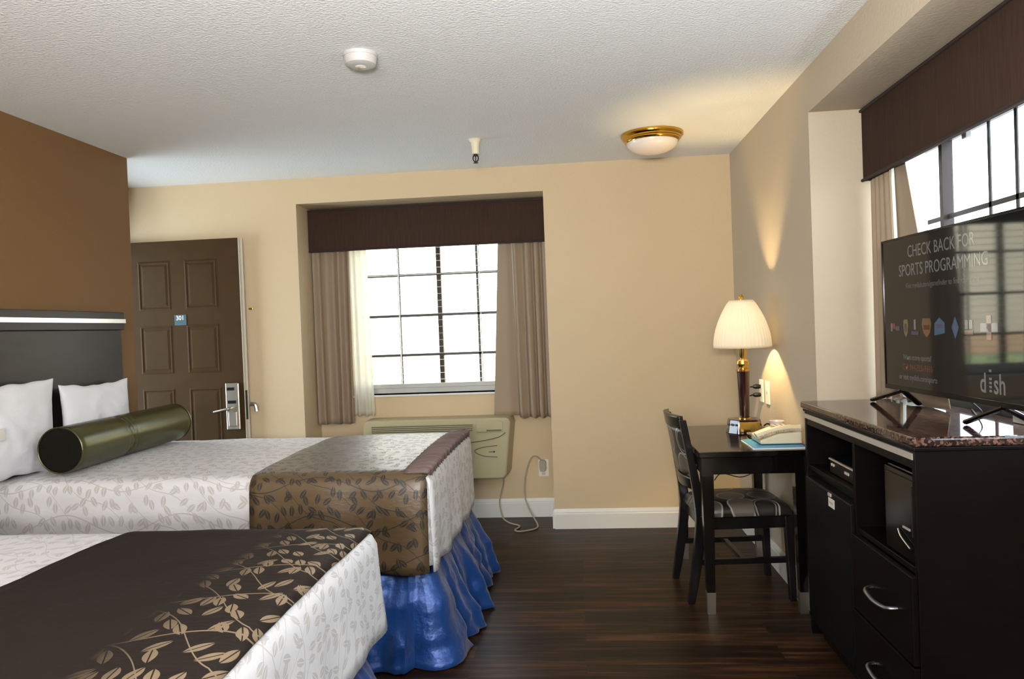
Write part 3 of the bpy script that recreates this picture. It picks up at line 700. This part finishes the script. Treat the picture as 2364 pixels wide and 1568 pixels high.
for s in (-1, 1):
    bm = polybar([(-.262, s*cw, 0), (-.235, s*cw, .15), (-.205, s*cw, .36), (-.205, s*cw, .46), (-.235, s*cw, .66), (-.275, s*cw, .885)], lambda t: .032+.018*math.sin(PI*min(1, t*1.15)), .03)
    link('back_leg', bm, 'chairw', ch, local=True, bevel=.003)
    bm = bmesh.new(); bar(bm, (.225, s*cw, 0), (.215, s*cw, .41), .03, .03, .042, .038); link('front_leg', bm, 'chairw', ch, local=True, bevel=.003)
bm = bmesh.new(); box(bm, -.2, .215, -cw-.012, -cw+.012, .355, .412); box(bm, -.2, .215, cw-.012, cw+.012, .355, .412); box(bm, .20, .224, -cw+.02, cw-.02, .355, .412); box(bm, -.2, -.18, -cw+.012, cw-.012, .355, .412)
link('seat_frame', bm, 'chairw', ch, local=True, bevel=.002)
for s in (-1, 1): link('side_stretcher', B((-.22, .21, s*cw-.010, s*cw+.010, .185, .212)), 'chairw', ch, local=True)
link('cross_stretcher', B((-.01, .012, -cw+.01, cw-.01, .187, .208)), 'chairw', ch, local=True)
bm = bmesh.new()
def seatf(u, v):
    x = -.21+.45*u; y = (-1+2*v)*(.205 if u > .2 else .19+.015*u/.2)
    ed = (1-abs(2*u-1)**6)*(1-abs(2*v-1)**6); return V(x, y, .418+.052*max(0, ed)**.4+.008*math.sin(PI*u)*math.sin(PI*v))
grid(bm, 24, 24, seatf, uvf=lambda u, v: (u*.46, v*.41))
bm2 = bmesh.new(); 
st = link('seat', bm, 'circles', ch, local=True, smooth=True, solid=.008); st['label'] = 'black seat cushion with silver circles'
# curved back: top rail, lower rail, upholstered panel
def back_curve(y, z):
    xb = -.235-(z-.66)*.178 if z > .55 else -.215; return xb-.032*(1-(y/cw)**2)
def slab(z0, z1, th, yy=cw-.01):
    bm = bmesh.new()
    def f(u, v):
        y = -yy+2*yy*v; z = z0+(z1-z0)*u; return V(back_curve(y, z), y, z)
    grid(bm, 8, 20, f, uvf=lambda u, v: (v*.36, u*(z1-z0))); return bm
link('top_rail', slab(.845, .90, .02), 'chairw', ch, local=True, smooth=True, solid=.024)
e = link('back_panel', slab(.615, .84, .02, cw-.02), 'circles', ch, local=True, smooth=True, solid=.016)
link('lower_rail', slab(.545, .60, .02), 'chairw', ch, local=True, smooth=True, solid=.02)
# ------------------------------------------------------------------ lamp
LX, LY = .885, 3.955
lp = thing('table_lamp', 'lit brass and dark wood table lamp with cream pleated shade on the desk', 'lamp', (LX, LY, DZ))
bm = bmesh.new()
oc = [(-.095, -.03), (-.055, -.085), (.055, -.085), (.085, -.03), (.085, .04), (.045, .075), (-.05, .075), (-.095, .035)]
prism(bm, oc, lambda a, b: (LX+a, LY+b, DZ), lambda a, b: (LX+a*.88, LY+b*.88, DZ+.075))
link('base', bm, 'lampwood', lp, bevel=.004)
bm = bmesh.new(); tube(bm, [(LX-.072, LY-.062, DZ+.05), (LX-.078, LY-.069, DZ+.05)], .006, 14); tube(bm, [(LX-.088, LY-.04, DZ+.05), (LX-.094, LY-.045, DZ+.05)], .006, 14)
link('base_switch', bm, 'chrome', lp, smooth=True)
e = link('base_reflection', B((LX-.045, LX+.06, LY-.084, LY-.076, DZ+.012, DZ+.066)), 'goldneck', lp, bevel=.003)  # gold slab stands in for the lit wall's reflection in the dark base
bm = bmesh.new(); lathe(bm, [(.024, DZ+.08), (.026, DZ+.1), (.033, 1.07), (.035, 1.085)], LX, LY, 32); link('column', bm, 'lampwood', lp, smooth=True)
bm = bmesh.new(); lathe(bm, [(.034, DZ+.073), (.034, DZ+.078), (.027, DZ+.082)], LX, LY, 32); link('base_ring', bm, 'goldneck', lp, smooth=True); bm = bmesh.new()
lathe(bm, [(.036, 1.082), (.037, 1.092), (.024, 1.098), (.026, 1.105), (.034, 1.12), (.030, 1.137), (.016, 1.147), (.016, 1.155), (.022, 1.165), (.022, 1.26)], LX, LY, 32)
link('neck', bm, 'goldneck', lp, smooth=True)
bm = bmesh.new()
def shf(u, v):
    a = 2*PI*u; t = v; r = .062+(.148-.062)*(t**.62) if t < 1 else .148
    r = .060+.088*math.sin(PI/2*min(1, t))**.85
    r *= 1+.007*math.sin(a*44)*(1 if .02 < t < .98 else .3)
    return V(LX+r*math.cos(a), LY+r*math.sin(a), 1.458-.25*t)
grid(bm, 352, 16, shf, close_u=True)
link('shade', bm, 'shade', lp, smooth=True, solid=.0015)
bm = bmesh.new(); tube(bm, [(LX+.1485*math.cos(2*PI*k/60), LY+.1485*math.sin(2*PI*k/60), 1.209) for k in range(61)], .003, 6)
link('shade_trim', bm, 'shadetrim', lp, smooth=True)
bm = bmesh.new(); lathe(bm, [(.004, 1.44), (.004, 1.463), (.012, 1.468), (.014, 1.478), (.006, 1.488)], LX, LY, 20)
for k in range(3): tube(bm, [(LX, LY, 1.452), (LX+.058*math.cos(k*2.1), LY+.058*math.sin(k*2.1), 1.452)], .0015, 6)
link('finial', bm, 'brass', lp, smooth=True)
bm = bmesh.new(); lathe(bm, [(.013, 1.262), (.015, 1.28), (.028, 1.32), (.029, 1.335), (.02, 1.358), (.003, 1.365)], LX, LY, 20)
link('bulb', bm, emit_mat('bulb_glow', (1, .78, .45, 1), 12), lp, smooth=True)
# outlets on right wall
for (y, lab) in ((4.235, 'cream wall outlet above the desk with two black plugs'), (4.105, 'cream blank wall plate above the desk next to the plugged outlet')):
    o = thing('wall_outlet', lab, 'outlet', (XR, y, .885)); link('cover_plate', B((XR-.007, XR, y-.038, y+.038, .885, 1.012)), 'outlet', o, bevel=.002)
    if y > 4.2:
        for z in (.925, .972): link('socket', B((XR-.009, XR-.007, y-.016, y+.016, z-.013, z+.013)), 'white', o)
    else: link('data_jack', B((XR-.009, XR-.007, y-.008, y+.008, .94, .955)), 'white', o)
for z, lab, pts in ((.972, 'upper black plug and cord at the cream outlet above the desk', [(XR-.05, 4.235, .972), (XR-.09, 4.22, .965), (XR-.125, 4.18, .92), (XR-.135, 4.14, .84), (XR-.13, 4.10, DZ+.006), (XR-.10, 4.07, DZ+.005)]),
                    (.925, 'lower black plug and cord at the cream outlet above the desk', [(XR-.05, 4.235, .925), (XR-.08, 4.225, .915), (XR-.105, 4.19, .87), (XR-.115, 4.16, .80), (XR-.11, 4.13, DZ+.006), (XR-.07, 4.10, DZ+.005)])):
    o = thing('power_cord', lab, 'cord', (XR-.03, 4.235, z))
    bm = bmesh.new(); lathe(bm, [(.01, 0), (.013, .01), (.013, .03), (.007, .042)], 0, 0, 14); bmesh.ops.transform(bm, matrix=Matrix.Translation((XR-.009, 4.235, z)) @ Matrix.Rotation(-PI/2, 4, 'Y'), verts=bm.verts[:])
    link('plug', bm, 'black', o, smooth=True)
    bm = bmesh.new(); tube(bm, smooth_pts(pts, 8), .004, 8); link('cable', bm, 'black', o, smooth=True)
bm = bmesh.new(); tube(bm, smooth_pts([(.99, 3.98, DZ+.03), (1.0, 3.94, DZ+.045), (1.01, 3.88, DZ+.035), (1.01, 3.85, DZ+.005)], 6), .004, 8)
tag(link('adapter_cable', bm, 'black', smooth=True), 'short black cable loop behind the lamp base on the desk', 'cable')
# phone, booklet, cup, remote
ph = thing('telephone', 'beige desk telephone with coiled cord on blue booklet', 'telephone', (.95, 3.56, DZ+.012))
pz = DZ+.014
bm = bmesh.new()
prism(bm, [(.845, 0), (1.035, 0), (1.035, .055), (.93, .048), (.845, .018)], lambda a, b: (a, 3.475, pz+b), lambda a, b: (a, 3.65, pz+b+.012*(b > .01)))
link('phone_body', bm, 'phone', ph, bevel=.006)
bm = bmesh.new(); P = smooth_pts([(.835, 3.50, pz+.032), (.87, 3.50, pz+.05), (.93, 3.50, pz+.066), (.99, 3.50, pz+.07), (1.03, 3.50, pz+.064)], 6)
tube(bm, P, [.017+.004*abs(2*i/(len(P)-1)-1)**3*3 for i in range(len(P))], 12, .8); link('handset', bm, 'phone', ph, smooth=True)
bm = bmesh.new(); pts = []
for k in range(220):
    t = k/219; c = V(.83+.21*t, 3.472, pz+.030+.036*math.sin(PI*t*.62)); pts.append(c+V(0, .006*math.cos(k*.95), .006*math.sin(k*.95)))
tube(bm, pts, .0017, 5); link('coiled_cord', bm, 'coil', ph, smooth=True)
bm = bmesh.new()
for i in range(3):
    for j in range(4): box(bm, .93+i*.024, .945+i*.024, 3.545+j*.022, 3.558+j*.022, pz+.06, pz+.073)
link('keypad', bm, 'coil', ph)
bk = thing('booklet', 'blue and white booklet under the telephone on the desk', 'booklet', (.93, 3.53, DZ))
link('cover', B((.80, 1.03, 3.41, 3.66, DZ+.008, DZ+.011)), 'booklet', bk); link('pages', B((.795, 1.028, 3.412, 3.658, DZ+.001, DZ+.0078)), 'paper', bk)
bm = bmesh.new(); lathe(bm, [(.022, DZ+.001), (.034, DZ+.085), (.036, DZ+.088), (.033, DZ+.088), (.021, DZ+.006)], .99, 3.735, 28)
tag(link('plastic_cup', bm, 'frost', smooth=True), 'small white cup behind the telephone on the desk', 'cup')
o = thing('remote_control', 'dark remote control lying on the desk beside the lamp base', 'remote control', (.93, 3.77, DZ))
bm = bmesh.new(); box(bm, .865, .905, 3.70, 3.84, DZ+.001, DZ+.02); link('remote_body', bm, 'black', o, bevel=.005)
bm = bmesh.new()
for i in range(3):
    for j in range(6): box(bm, .870+i*.011, .877+i*.011, 3.715+j*.018, 3.724+j*.018, DZ+.02, DZ+.0215)
link('buttons', bm, 'coil', o)
# hanging cords under the desk
bm = bmesh.new()
tube(bm, smooth_pts([(.93, 4.16, .647), (.925, 4.16, .55), (.90, 4.17, .50), (.94, 4.17, .54), (.96, 4.16, .647)], 8), .003, 6)
tube(bm, smooth_pts([(.99, 4.16, .647), (1.0, 4.16, .56), (.97, 4.17, .50), (.90, 4.18, .47), (.80, 4.19, .49), (.76, 4.2, .45)], 8), .003, 6)
tag(link('desk_cables', bm, 'black', smooth=True), 'thin black cables hanging below the back of the desk', 'cable')
bm = bmesh.new(); tube(bm, smooth_pts([(1.036, 3.60, .60), (1.036, 3.62, .25), (1.03, 3.62, .05), (1.022, 3.60, .005), (1.018, 3.52, .005), (1.026, 3.475, .005)], 8), .0028, 6)
tag(link('phone_line', bm, 'white', smooth=True), 'thin white phone line down the right wall to the floor', 'cable')
# ------------------------------------------------------------------ media cabinet
CX0, CX1, CY0, CY1, CZ = .955, 1.405, 2.165, 3.165, 1.0
cb = thing('media_cabinet', 'tall black-brown cabinet with granite top under the television', 'cabinet', (1.18, 2.66, 0))
t = .02; FY = 2.632   # divider between fridge column and microwave column
link('carcass', B((CX0, CX1, CY0, CY0+t, .0, CZ-.03), (CX0, CX1, CY1-t, CY1, .02, CZ-.03), (CX1-.012, CX1, CY0+t, CY1-t, .075, CZ-.03),
    (CX0, CX1-.012, FY-.01, FY+.01, .095, CZ-.095), (CX0, CX1-.012, CY0+t, CY1-t, .075, .095), (CX0+.002, CX1-.012, CY0+t, CY1-t, CZ-.095, CZ-.03),
    (CX0+.004, CX1-.012, FY+.01, CY1-t, .72, .738), (CX0+.004, CX1-.012, CY0+t, FY-.01, .598, .616)), 'dark', cb, bevel=.0015)
link('toe_kick', B((CX0+.045, CX1-.05, CY0+.021, CY1-.021, 0, .075)), 'darkflat', cb)
link('top_moulding', B((CX0-.006, CX1, CY0-.006, CY1+.004, CZ-.042, CZ-.028)), 'dark', cb, bevel=.004)
e = link('granite_top', B((CX0-.014, CX1+.01, CY0-.014, CY1+.012, CZ-.028, CZ)), 'granite', cb, bevel=.008, seg=3); e['label'] = 'polished dark granite countertop'
e = link('metal_strip', B((CX0-.003, CX0+.002, CY0+.012, CY1-.012, CZ-.068, CZ-.049)), 'strip', cb); e['label'] = 'pale brushed metal strip'
def drawer(z0, z1):
    dr = link('drawer', B((CX0-.016, CX0+.004, CY0+.006, FY-.004, z0, z1)), 'dark', cb, bevel=.002)
    zc = (z0+z1)/2-.005; bm = bmesh.new()
    P = smooth_pts([(CX0-.014, 2.455, zc+.006), (CX0-.036, 2.45, zc+.004), (CX0-.046, 2.43, zc), (CX0-.050, 2.365, zc-.004), (CX0-.046, 2.30, zc), (CX0-.036, 2.28, zc+.004), (CX0-.014, 2.275, zc+.006)], 6)
    tube(bm, P, .008, 10, .8); h_ = link('handle', bm, mat('handle_metal', srgb(120, 122, 126), .3, 1), dr, smooth=True); h_['label'] = 'chrome bow handle'
drawer(.335, .594); drawer(.10, .328)
# fridge below the left opening
fr = thing('mini_fridge', 'black mini fridge built into the left half of the cabinet', 'fridge', (1.18, 2.9, .096))
link('fridge_body', B((CX0+.03, CX1-.05, FY+.014, CY1-t-.004, .097, .715)), 'black', fr)
link('fridge_door', B((CX0-.012, CX0+.028, FY+.014, CY1-t-.004, .10, .69)), mat('fridge_black', srgb(7, 7, 8), .5, spec=.15), fr, bevel=.005)
link('control_dial', B((CX0-.016, CX0-.011, 2.83, 2.86, .672, .684)), 'coil', fr)
lb = link('label_sticker', B((CX0-.0135, CX0-.0118, 2.80, 2.862, .632, .666)), 'paper', fr); lb['label'] = 'small white label'
link('label_text', B((CX0-.0142, CX0-.0134, 2.81, 2.852, .645, .653)), 'coil', lb)
bx_ = thing('receiver_box', 'black satellite receiver box on the upper left shelf of the cabinet', 'receiver', (1.1, 2.79, .7385))
link('case', B((CX0+.03, CX0+.26, FY+.014, 2.965, .741, .80)), 'black', bx_, bevel=.003)
link('front_edge', B((CX0+.026, CX0+.031, FY+.016, 2.963, .792, .797)), 'coil', bx_)
bm = bmesh.new()
for y in (2.935, 2.915):
    bm = bmesh.new(); tube(bm, [(CX0+.03, y, .775), (CX0+.026, y, .775)], .006, 10); link('button', bm, 'coil', bx_)
link('display', B((CX0+.027, CX0+.03, 2.76, 2.80, .765, .775)), 'coil', bx_)
mw = thing('microwave', 'black microwave inside the right half of the cabinet', 'microwave', (1.18, 2.3, .62))
link('case', B((CX0+.02, CX1-.05, CY0+t+.012, 2.40, .617, .885)), 'black', mw, bevel=.004)
link('glass_door', B((CX0+.008, CX0+.02, CY0+t+.014, 2.397, .622, .88)), 'gloss', mw, bevel=.003)
link('door_frame', B((CX0+.004, CX0+.008, 2.20, 2.205, .70, .85), (CX0+.004, CX0+.008, 2.20, 2.37, .862, .865)), 'hbrec', mw)
link('brand_mark', B((CX0+.005, CX0+.008, 2.225, 2.27, .712, .718)), 'strip', mw)
bm = bmesh.new(); tube(bm, smooth_pts([(CX0+.005, 2.30, .70), (CX0-.0, 2.27, .685), (CX0+.0, 2.21, .665)], 6), .0025, 6); link('door_handle', bm, 'nickel', mw, smooth=True)
# ------------------------------------------------------------------ television
TA = math.radians(3.0)
F0 = V(1.185, 2.906, 0); tw, tz0, tz1 = .835, 1.072, 1.632
tdir = V(math.sin(TA), -math.cos(TA), 0)          # from far (left in picture) end to near end
tv = thing('television', 'flat television showing a sports message, standing on the granite top', 'television', (F0.x, F0.y, CZ), 0)
def tvp(s, z, d=0): return F0+tdir*s+V(tdir.y, -tdir.x, 0)*(d)+V(0, 0, z)   # d>0 : towards the room
def tvbox(bm, s0, s1, z0, z1, d0, d1):
    v = [bm.verts.new(tvp(s, z, d)) for z in (z0, z1) for (s, d) in ((s0, d0), (s1, d0), (s1, d1), (s0, d1))]
    for f in ((0,1,2,3),(7,6,5,4),(0,4,5,1),(1,5,6,2),(2,6,7,3),(3,7,4,0)): bm.faces.new([v[i] for i in f])
    bmesh.ops.recalc_face_normals(bm, faces=bm.faces[:])
bm = bmesh.new(); tvbox(bm, 0, tw, tz0, tz1, -.012, .0); tvbox(bm, .12, tw-.12, tz0+.06, tz1-.12, -.05, -.012); link('back_shell', bm, 'black', tv, bevel=.002)
bm = bmesh.new(); tvbox(bm, 0, .007, tz0, tz1, .0, .004); tvbox(bm, tw-.007, tw, tz0, tz1, .0, .004); tvbox(bm, .007, tw-.007, tz1-.007, tz1, .0, .004); tvbox(bm, .007, tw-.007, tz0, tz0+.016, .0, .004)
link('bezel', bm, 'gloss', tv)
bm = bmesh.new(); tvbox(bm, .007, tw-.007, tz0+.016, tz1-.007, .0, .0015); scr = link('screen', bm, 'tvscreen', tv); scr['label'] = 'dark glossy screen with grey sports message'
def tvtext(s, sc_, z, size, width, m, bold=0.):
    bm = text_bm(s, size, width, bold, .0002)
    for v in bm.verts: v.co = tvp(sc_+v.co.x, z+v.co.y, .0018+v.co.z)
    link('screen_text', bm, m, scr)
tg = emit_mat('text_grey', (.16, .16, .155, 1), .55); tg2 = emit_mat('text_dim', (.08, .08, .08, 1), .6); tr_ = emit_mat('text_red', (.10, .006, .006, 1), .6); tl = emit_mat('text_light', (.2, .2, .2, 1), .5)
SC = .41
tvtext('CHECK BACK FOR', SC-.02, 1.572, .060, .80, tg)
tvtext('SPORTS PROGRAMMING', SC-.02, 1.507, .060, .80, tg)
tvtext('Visit mydish.com/gamefinder to find your game', SC-.02, 1.452, .028, .82, tg2)
tvtext('Want more sports?', .235, 1.196, .028, .85, tg2, .0004)
tvtext('Call 844-325-9665', .235, 1.160, .030, .9, tr_, .0004)
tvtext('or visit mydish.com/sports', .235, 1.124, .028, .85, tg2, .0004)
tvtext('d', .612, 1.135, .085, .75, tl, .001); tvtext('sh', .69, 1.135, .085, .75, tl, .001)
bm = bmesh.new()
for z in (1.112, 1.124, 1.136, 1.148, 1.172): tvbox(bm, .642, .654, z, z+.007, .0017, .0022)
link('screen_text', bm, tl, scr)
logos = [(.10, [(.0, .035, .05, .018, (.12, .01, .02)), (-.02, .0, .014, .02, (.15, .15, .16)), (.032, .0, .03, .014, (.02, .03, .08))]),]
def badge(s, z, shapes):
    for poly, col in shapes:
        bm = bmesh.new()
        prism(bm, poly, lambda a, b: tvp(s+a, z+b, .0017), lambda a, b: tvp(s+a, z+b, .0023)); link('screen_emblem', bm, emit_mat('emblem', col+(1,), .5), scr)
R = lambda x0, x1, y0, y1: [(x0, y0), (x1, y0), (x1, y1), (x0, y1)]
SH = lambda w, h: [(0, -h), (w*.7, -h*.5), (w, h*.4), (w*.8, h), (-w*.8, h), (-w, h*.4), (-w*.7, -h*.5)]
DI = lambda w, h: [(0, -h), (w, 0), (0, h), (-w, 0)]
badge(.085, 1.305, [(R(-.03, -.018, -.016, .014), (.16, .15, .15)), (R(-.017, .004, -.006, .014), (.16, .01, .02)), (R(.006, .036, -.013, .004), (.03, .04, .08))])
badge(.165, 1.300, [(SH(.017, .032), (.16, .12, .05)), (SH(.009, .018), (.06, .05, .04))])
badge(.228, 1.302, [(R(-.006, .006, -.006, .03), (.2, .2, .2)), (R(-.025, .025, -.024, -.012), (.02, .04, .1))])
badge(.305, 1.302, [(SH(.03, .033), (.16, .07, .02)), (R(-.02, .02, -.006, .01), (.09, .03, .01))])
badge(.385, 1.305, [([(-.032, -.028), (.03, -.02), (.03, .014), (.0, .032), (-.03, .012)], (.06, .12, .2)), (R(-.02, .02, -.004, .01), (.16, .08, .1))])
badge(.475, 1.303, [(DI(.02, .036), (.05, .1, .2)), (DI(.008, .014), (.18, .18, .2))])
badge(.548, 1.303, [(R(-.02, -.004, -.004, .024), (.18, .17, .17)), (R(.002, .02, -.004, .024), (.18, .17, .17)), (R(-.022, .022, -.022, -.008), (.14, .05, .04))])
badge(.648, 1.303, [(R(-.012, .012, -.036, .036), (.16, .06, .07)), (R(-.042, .042, -.013, .013), (.12, .12, .18)), (DI(.012, .012), (.16, .04, .05))])
link('tv_logo', B((1.205, 1.208, 2.60, 2.605, 1.076, 1.078)), 'strip', tv)
for s in (.115, .70):
    bm = bmesh.new(); c = tvp(s, 0, -.005)
    tube(bm, [c+V(.0, 0, tz0), V(1.20 if s < .3 else 1.205, c.y+(.285 if s < .3 else .17)-.0, CZ+.009)], .012, 8, .7)
    link('foot', bm, 'gloss', tv)
    bm = bmesh.new(); tube(bm, [V(c.x, c.y, tz0), V(c.x+.10, c.y+(.10 if s < .3 else -.02), CZ+.009)], .012, 8, .7); link('foot', bm, 'gloss', tv)
tag(link('small_box', B((1.355, 1.395, 2.26, 2.40, CZ+.001, CZ+.05)), 'paper', bevel=.003), 'small white box behind the right foot of the television', 'box')
bm = bmesh.new(); tube(bm, smooth_pts([(1.24, 2.45, 1.08), (1.30, 2.47, 1.03), (1.33, 2.55, CZ+.004), (1.37, 2.65, CZ+.004), (1.40, 2.72, CZ+.004)], 8), .0025, 6)
tag(link('television_cable', bm, 'black', smooth=True), 'thin dark cable behind the television on the granite top', 'cable')
# ------------------------------------------------------------------ outside
bm = B((-30, 30, 5.5, 40, -.35, -.3), (1.75, 40, -20, 5.5, -.35, -.3)); g_ = tag(link('courtyard_ground', bm, 'ground'), 'pale paved ground outside the windows', 'ground'); g_['kind'] = 'structure'
nb = thing('neighbour_building', 'pale stucco building outside the far window', 'building', (-1, 12, -.3))
link('wall', B((-9, 5, 12, 16, -.3, 3.2)), 'ext', nb); link('roof', B((-9.4, 5.4, 11.6, 16.4, 3.2, 3.4)), 'brownext', nb)
link('fence', B((-9, 5, 11.0, 11.05, -.3, 1.0)), 'brownext', nb)
tag(link('hedge', B((-6, 3, 9.6, 10.4, -.3, .75)), 'green', bevel=.15, seg=3), 'green clipped hedge outside the far window', 'hedge')
# ------------------------------------------------------------------ light
w = bpy.data.worlds.new('World'); bpy.context.scene.world = w; w.use_nodes = True
bg = w.node_tree.nodes['Background']; bg.inputs[0].default_value = (.74, .88, 1, 1); bg.inputs[1].default_value = 8.2
def light(name, typ, loc, energy, col=(1, 1, 1), rot=(0, 0, 0), **k):
    l = bpy.data.lights.new(name, typ); l.energy = energy; l.color = col
    for a, b_ in k.items():
        if a == 'portal': l.cycles.is_portal = b_
        else: setattr(l, a, b_)
    o = bpy.data.objects.new(name, l); C.objects.link(o); o.location = loc; o.rotation_euler = rot; return o
light('window_portal_far', 'AREA', ((WX0+WX1)/2, 5.42, (WZ0+WZ1)/2), 1, rot=(-PI/2, 0, 0), shape='RECTANGLE', size=WX1-WX0, size_y=WZ1-WZ0, portal=True)
light('window_portal_right', 'AREA', (1.49, (VY0+VY1)/2, (VZ0+VZ1)/2), 1, rot=(0, PI/2, 0), shape='RECTANGLE', size=VZ1-VZ0, size_y=VY1-VY0, portal=True)
light('door_portal', 'AREA', (EX-.16, 4.34, 1.03), 1, rot=(0, -PI/2, 0), shape='RECTANGLE', size=2.0, size_y=.94, portal=True)
light('lamp_bulb', 'POINT', (LX, LY, 1.335), 300, (1, .72, .34), shadow_soft_size=.03)
light('sun', 'SUN', (0, -5, 20), 30, (1, .99, .97), rot=(math.radians(58), 0, math.radians(-6)), angle=.01)
light('rear_fill', 'AREA', (-.5, -1.6, 1.5), 85, (1, .97, .93), rot=(PI/2-.05, 0, 0), shape='RECTANGLE', size=1.2, size_y=.3)  # added fill from the unseen back of the room, brightens the far wall
# bounce flash of the photographer, aimed at the ceiling
light('bounce_flash', 'AREA', (-.1, -.25, 1.55), 160, (1, .99, 1), rot=(PI-.36, 0, 0), shape='DISK', size=.35)
sc = bpy.context.scene
sc.view_settings.view_transform = 'Standard'; sc.view_settings.look = 'None'; sc.view_settings.exposure = .16; sc.view_settings.gamma = 1
sc.view_settings.use_curve_mapping = False
cy = sc.cycles; cy.use_denoising = True; cy.max_bounces = 10; cy.diffuse_bounces = 5; cy.glossy_bounces = 4; cy.transparent_max_bounces = 12
cy.sample_clamp_indirect = 6; cy.caustics_reflective = False; cy.caustics_refractive = False
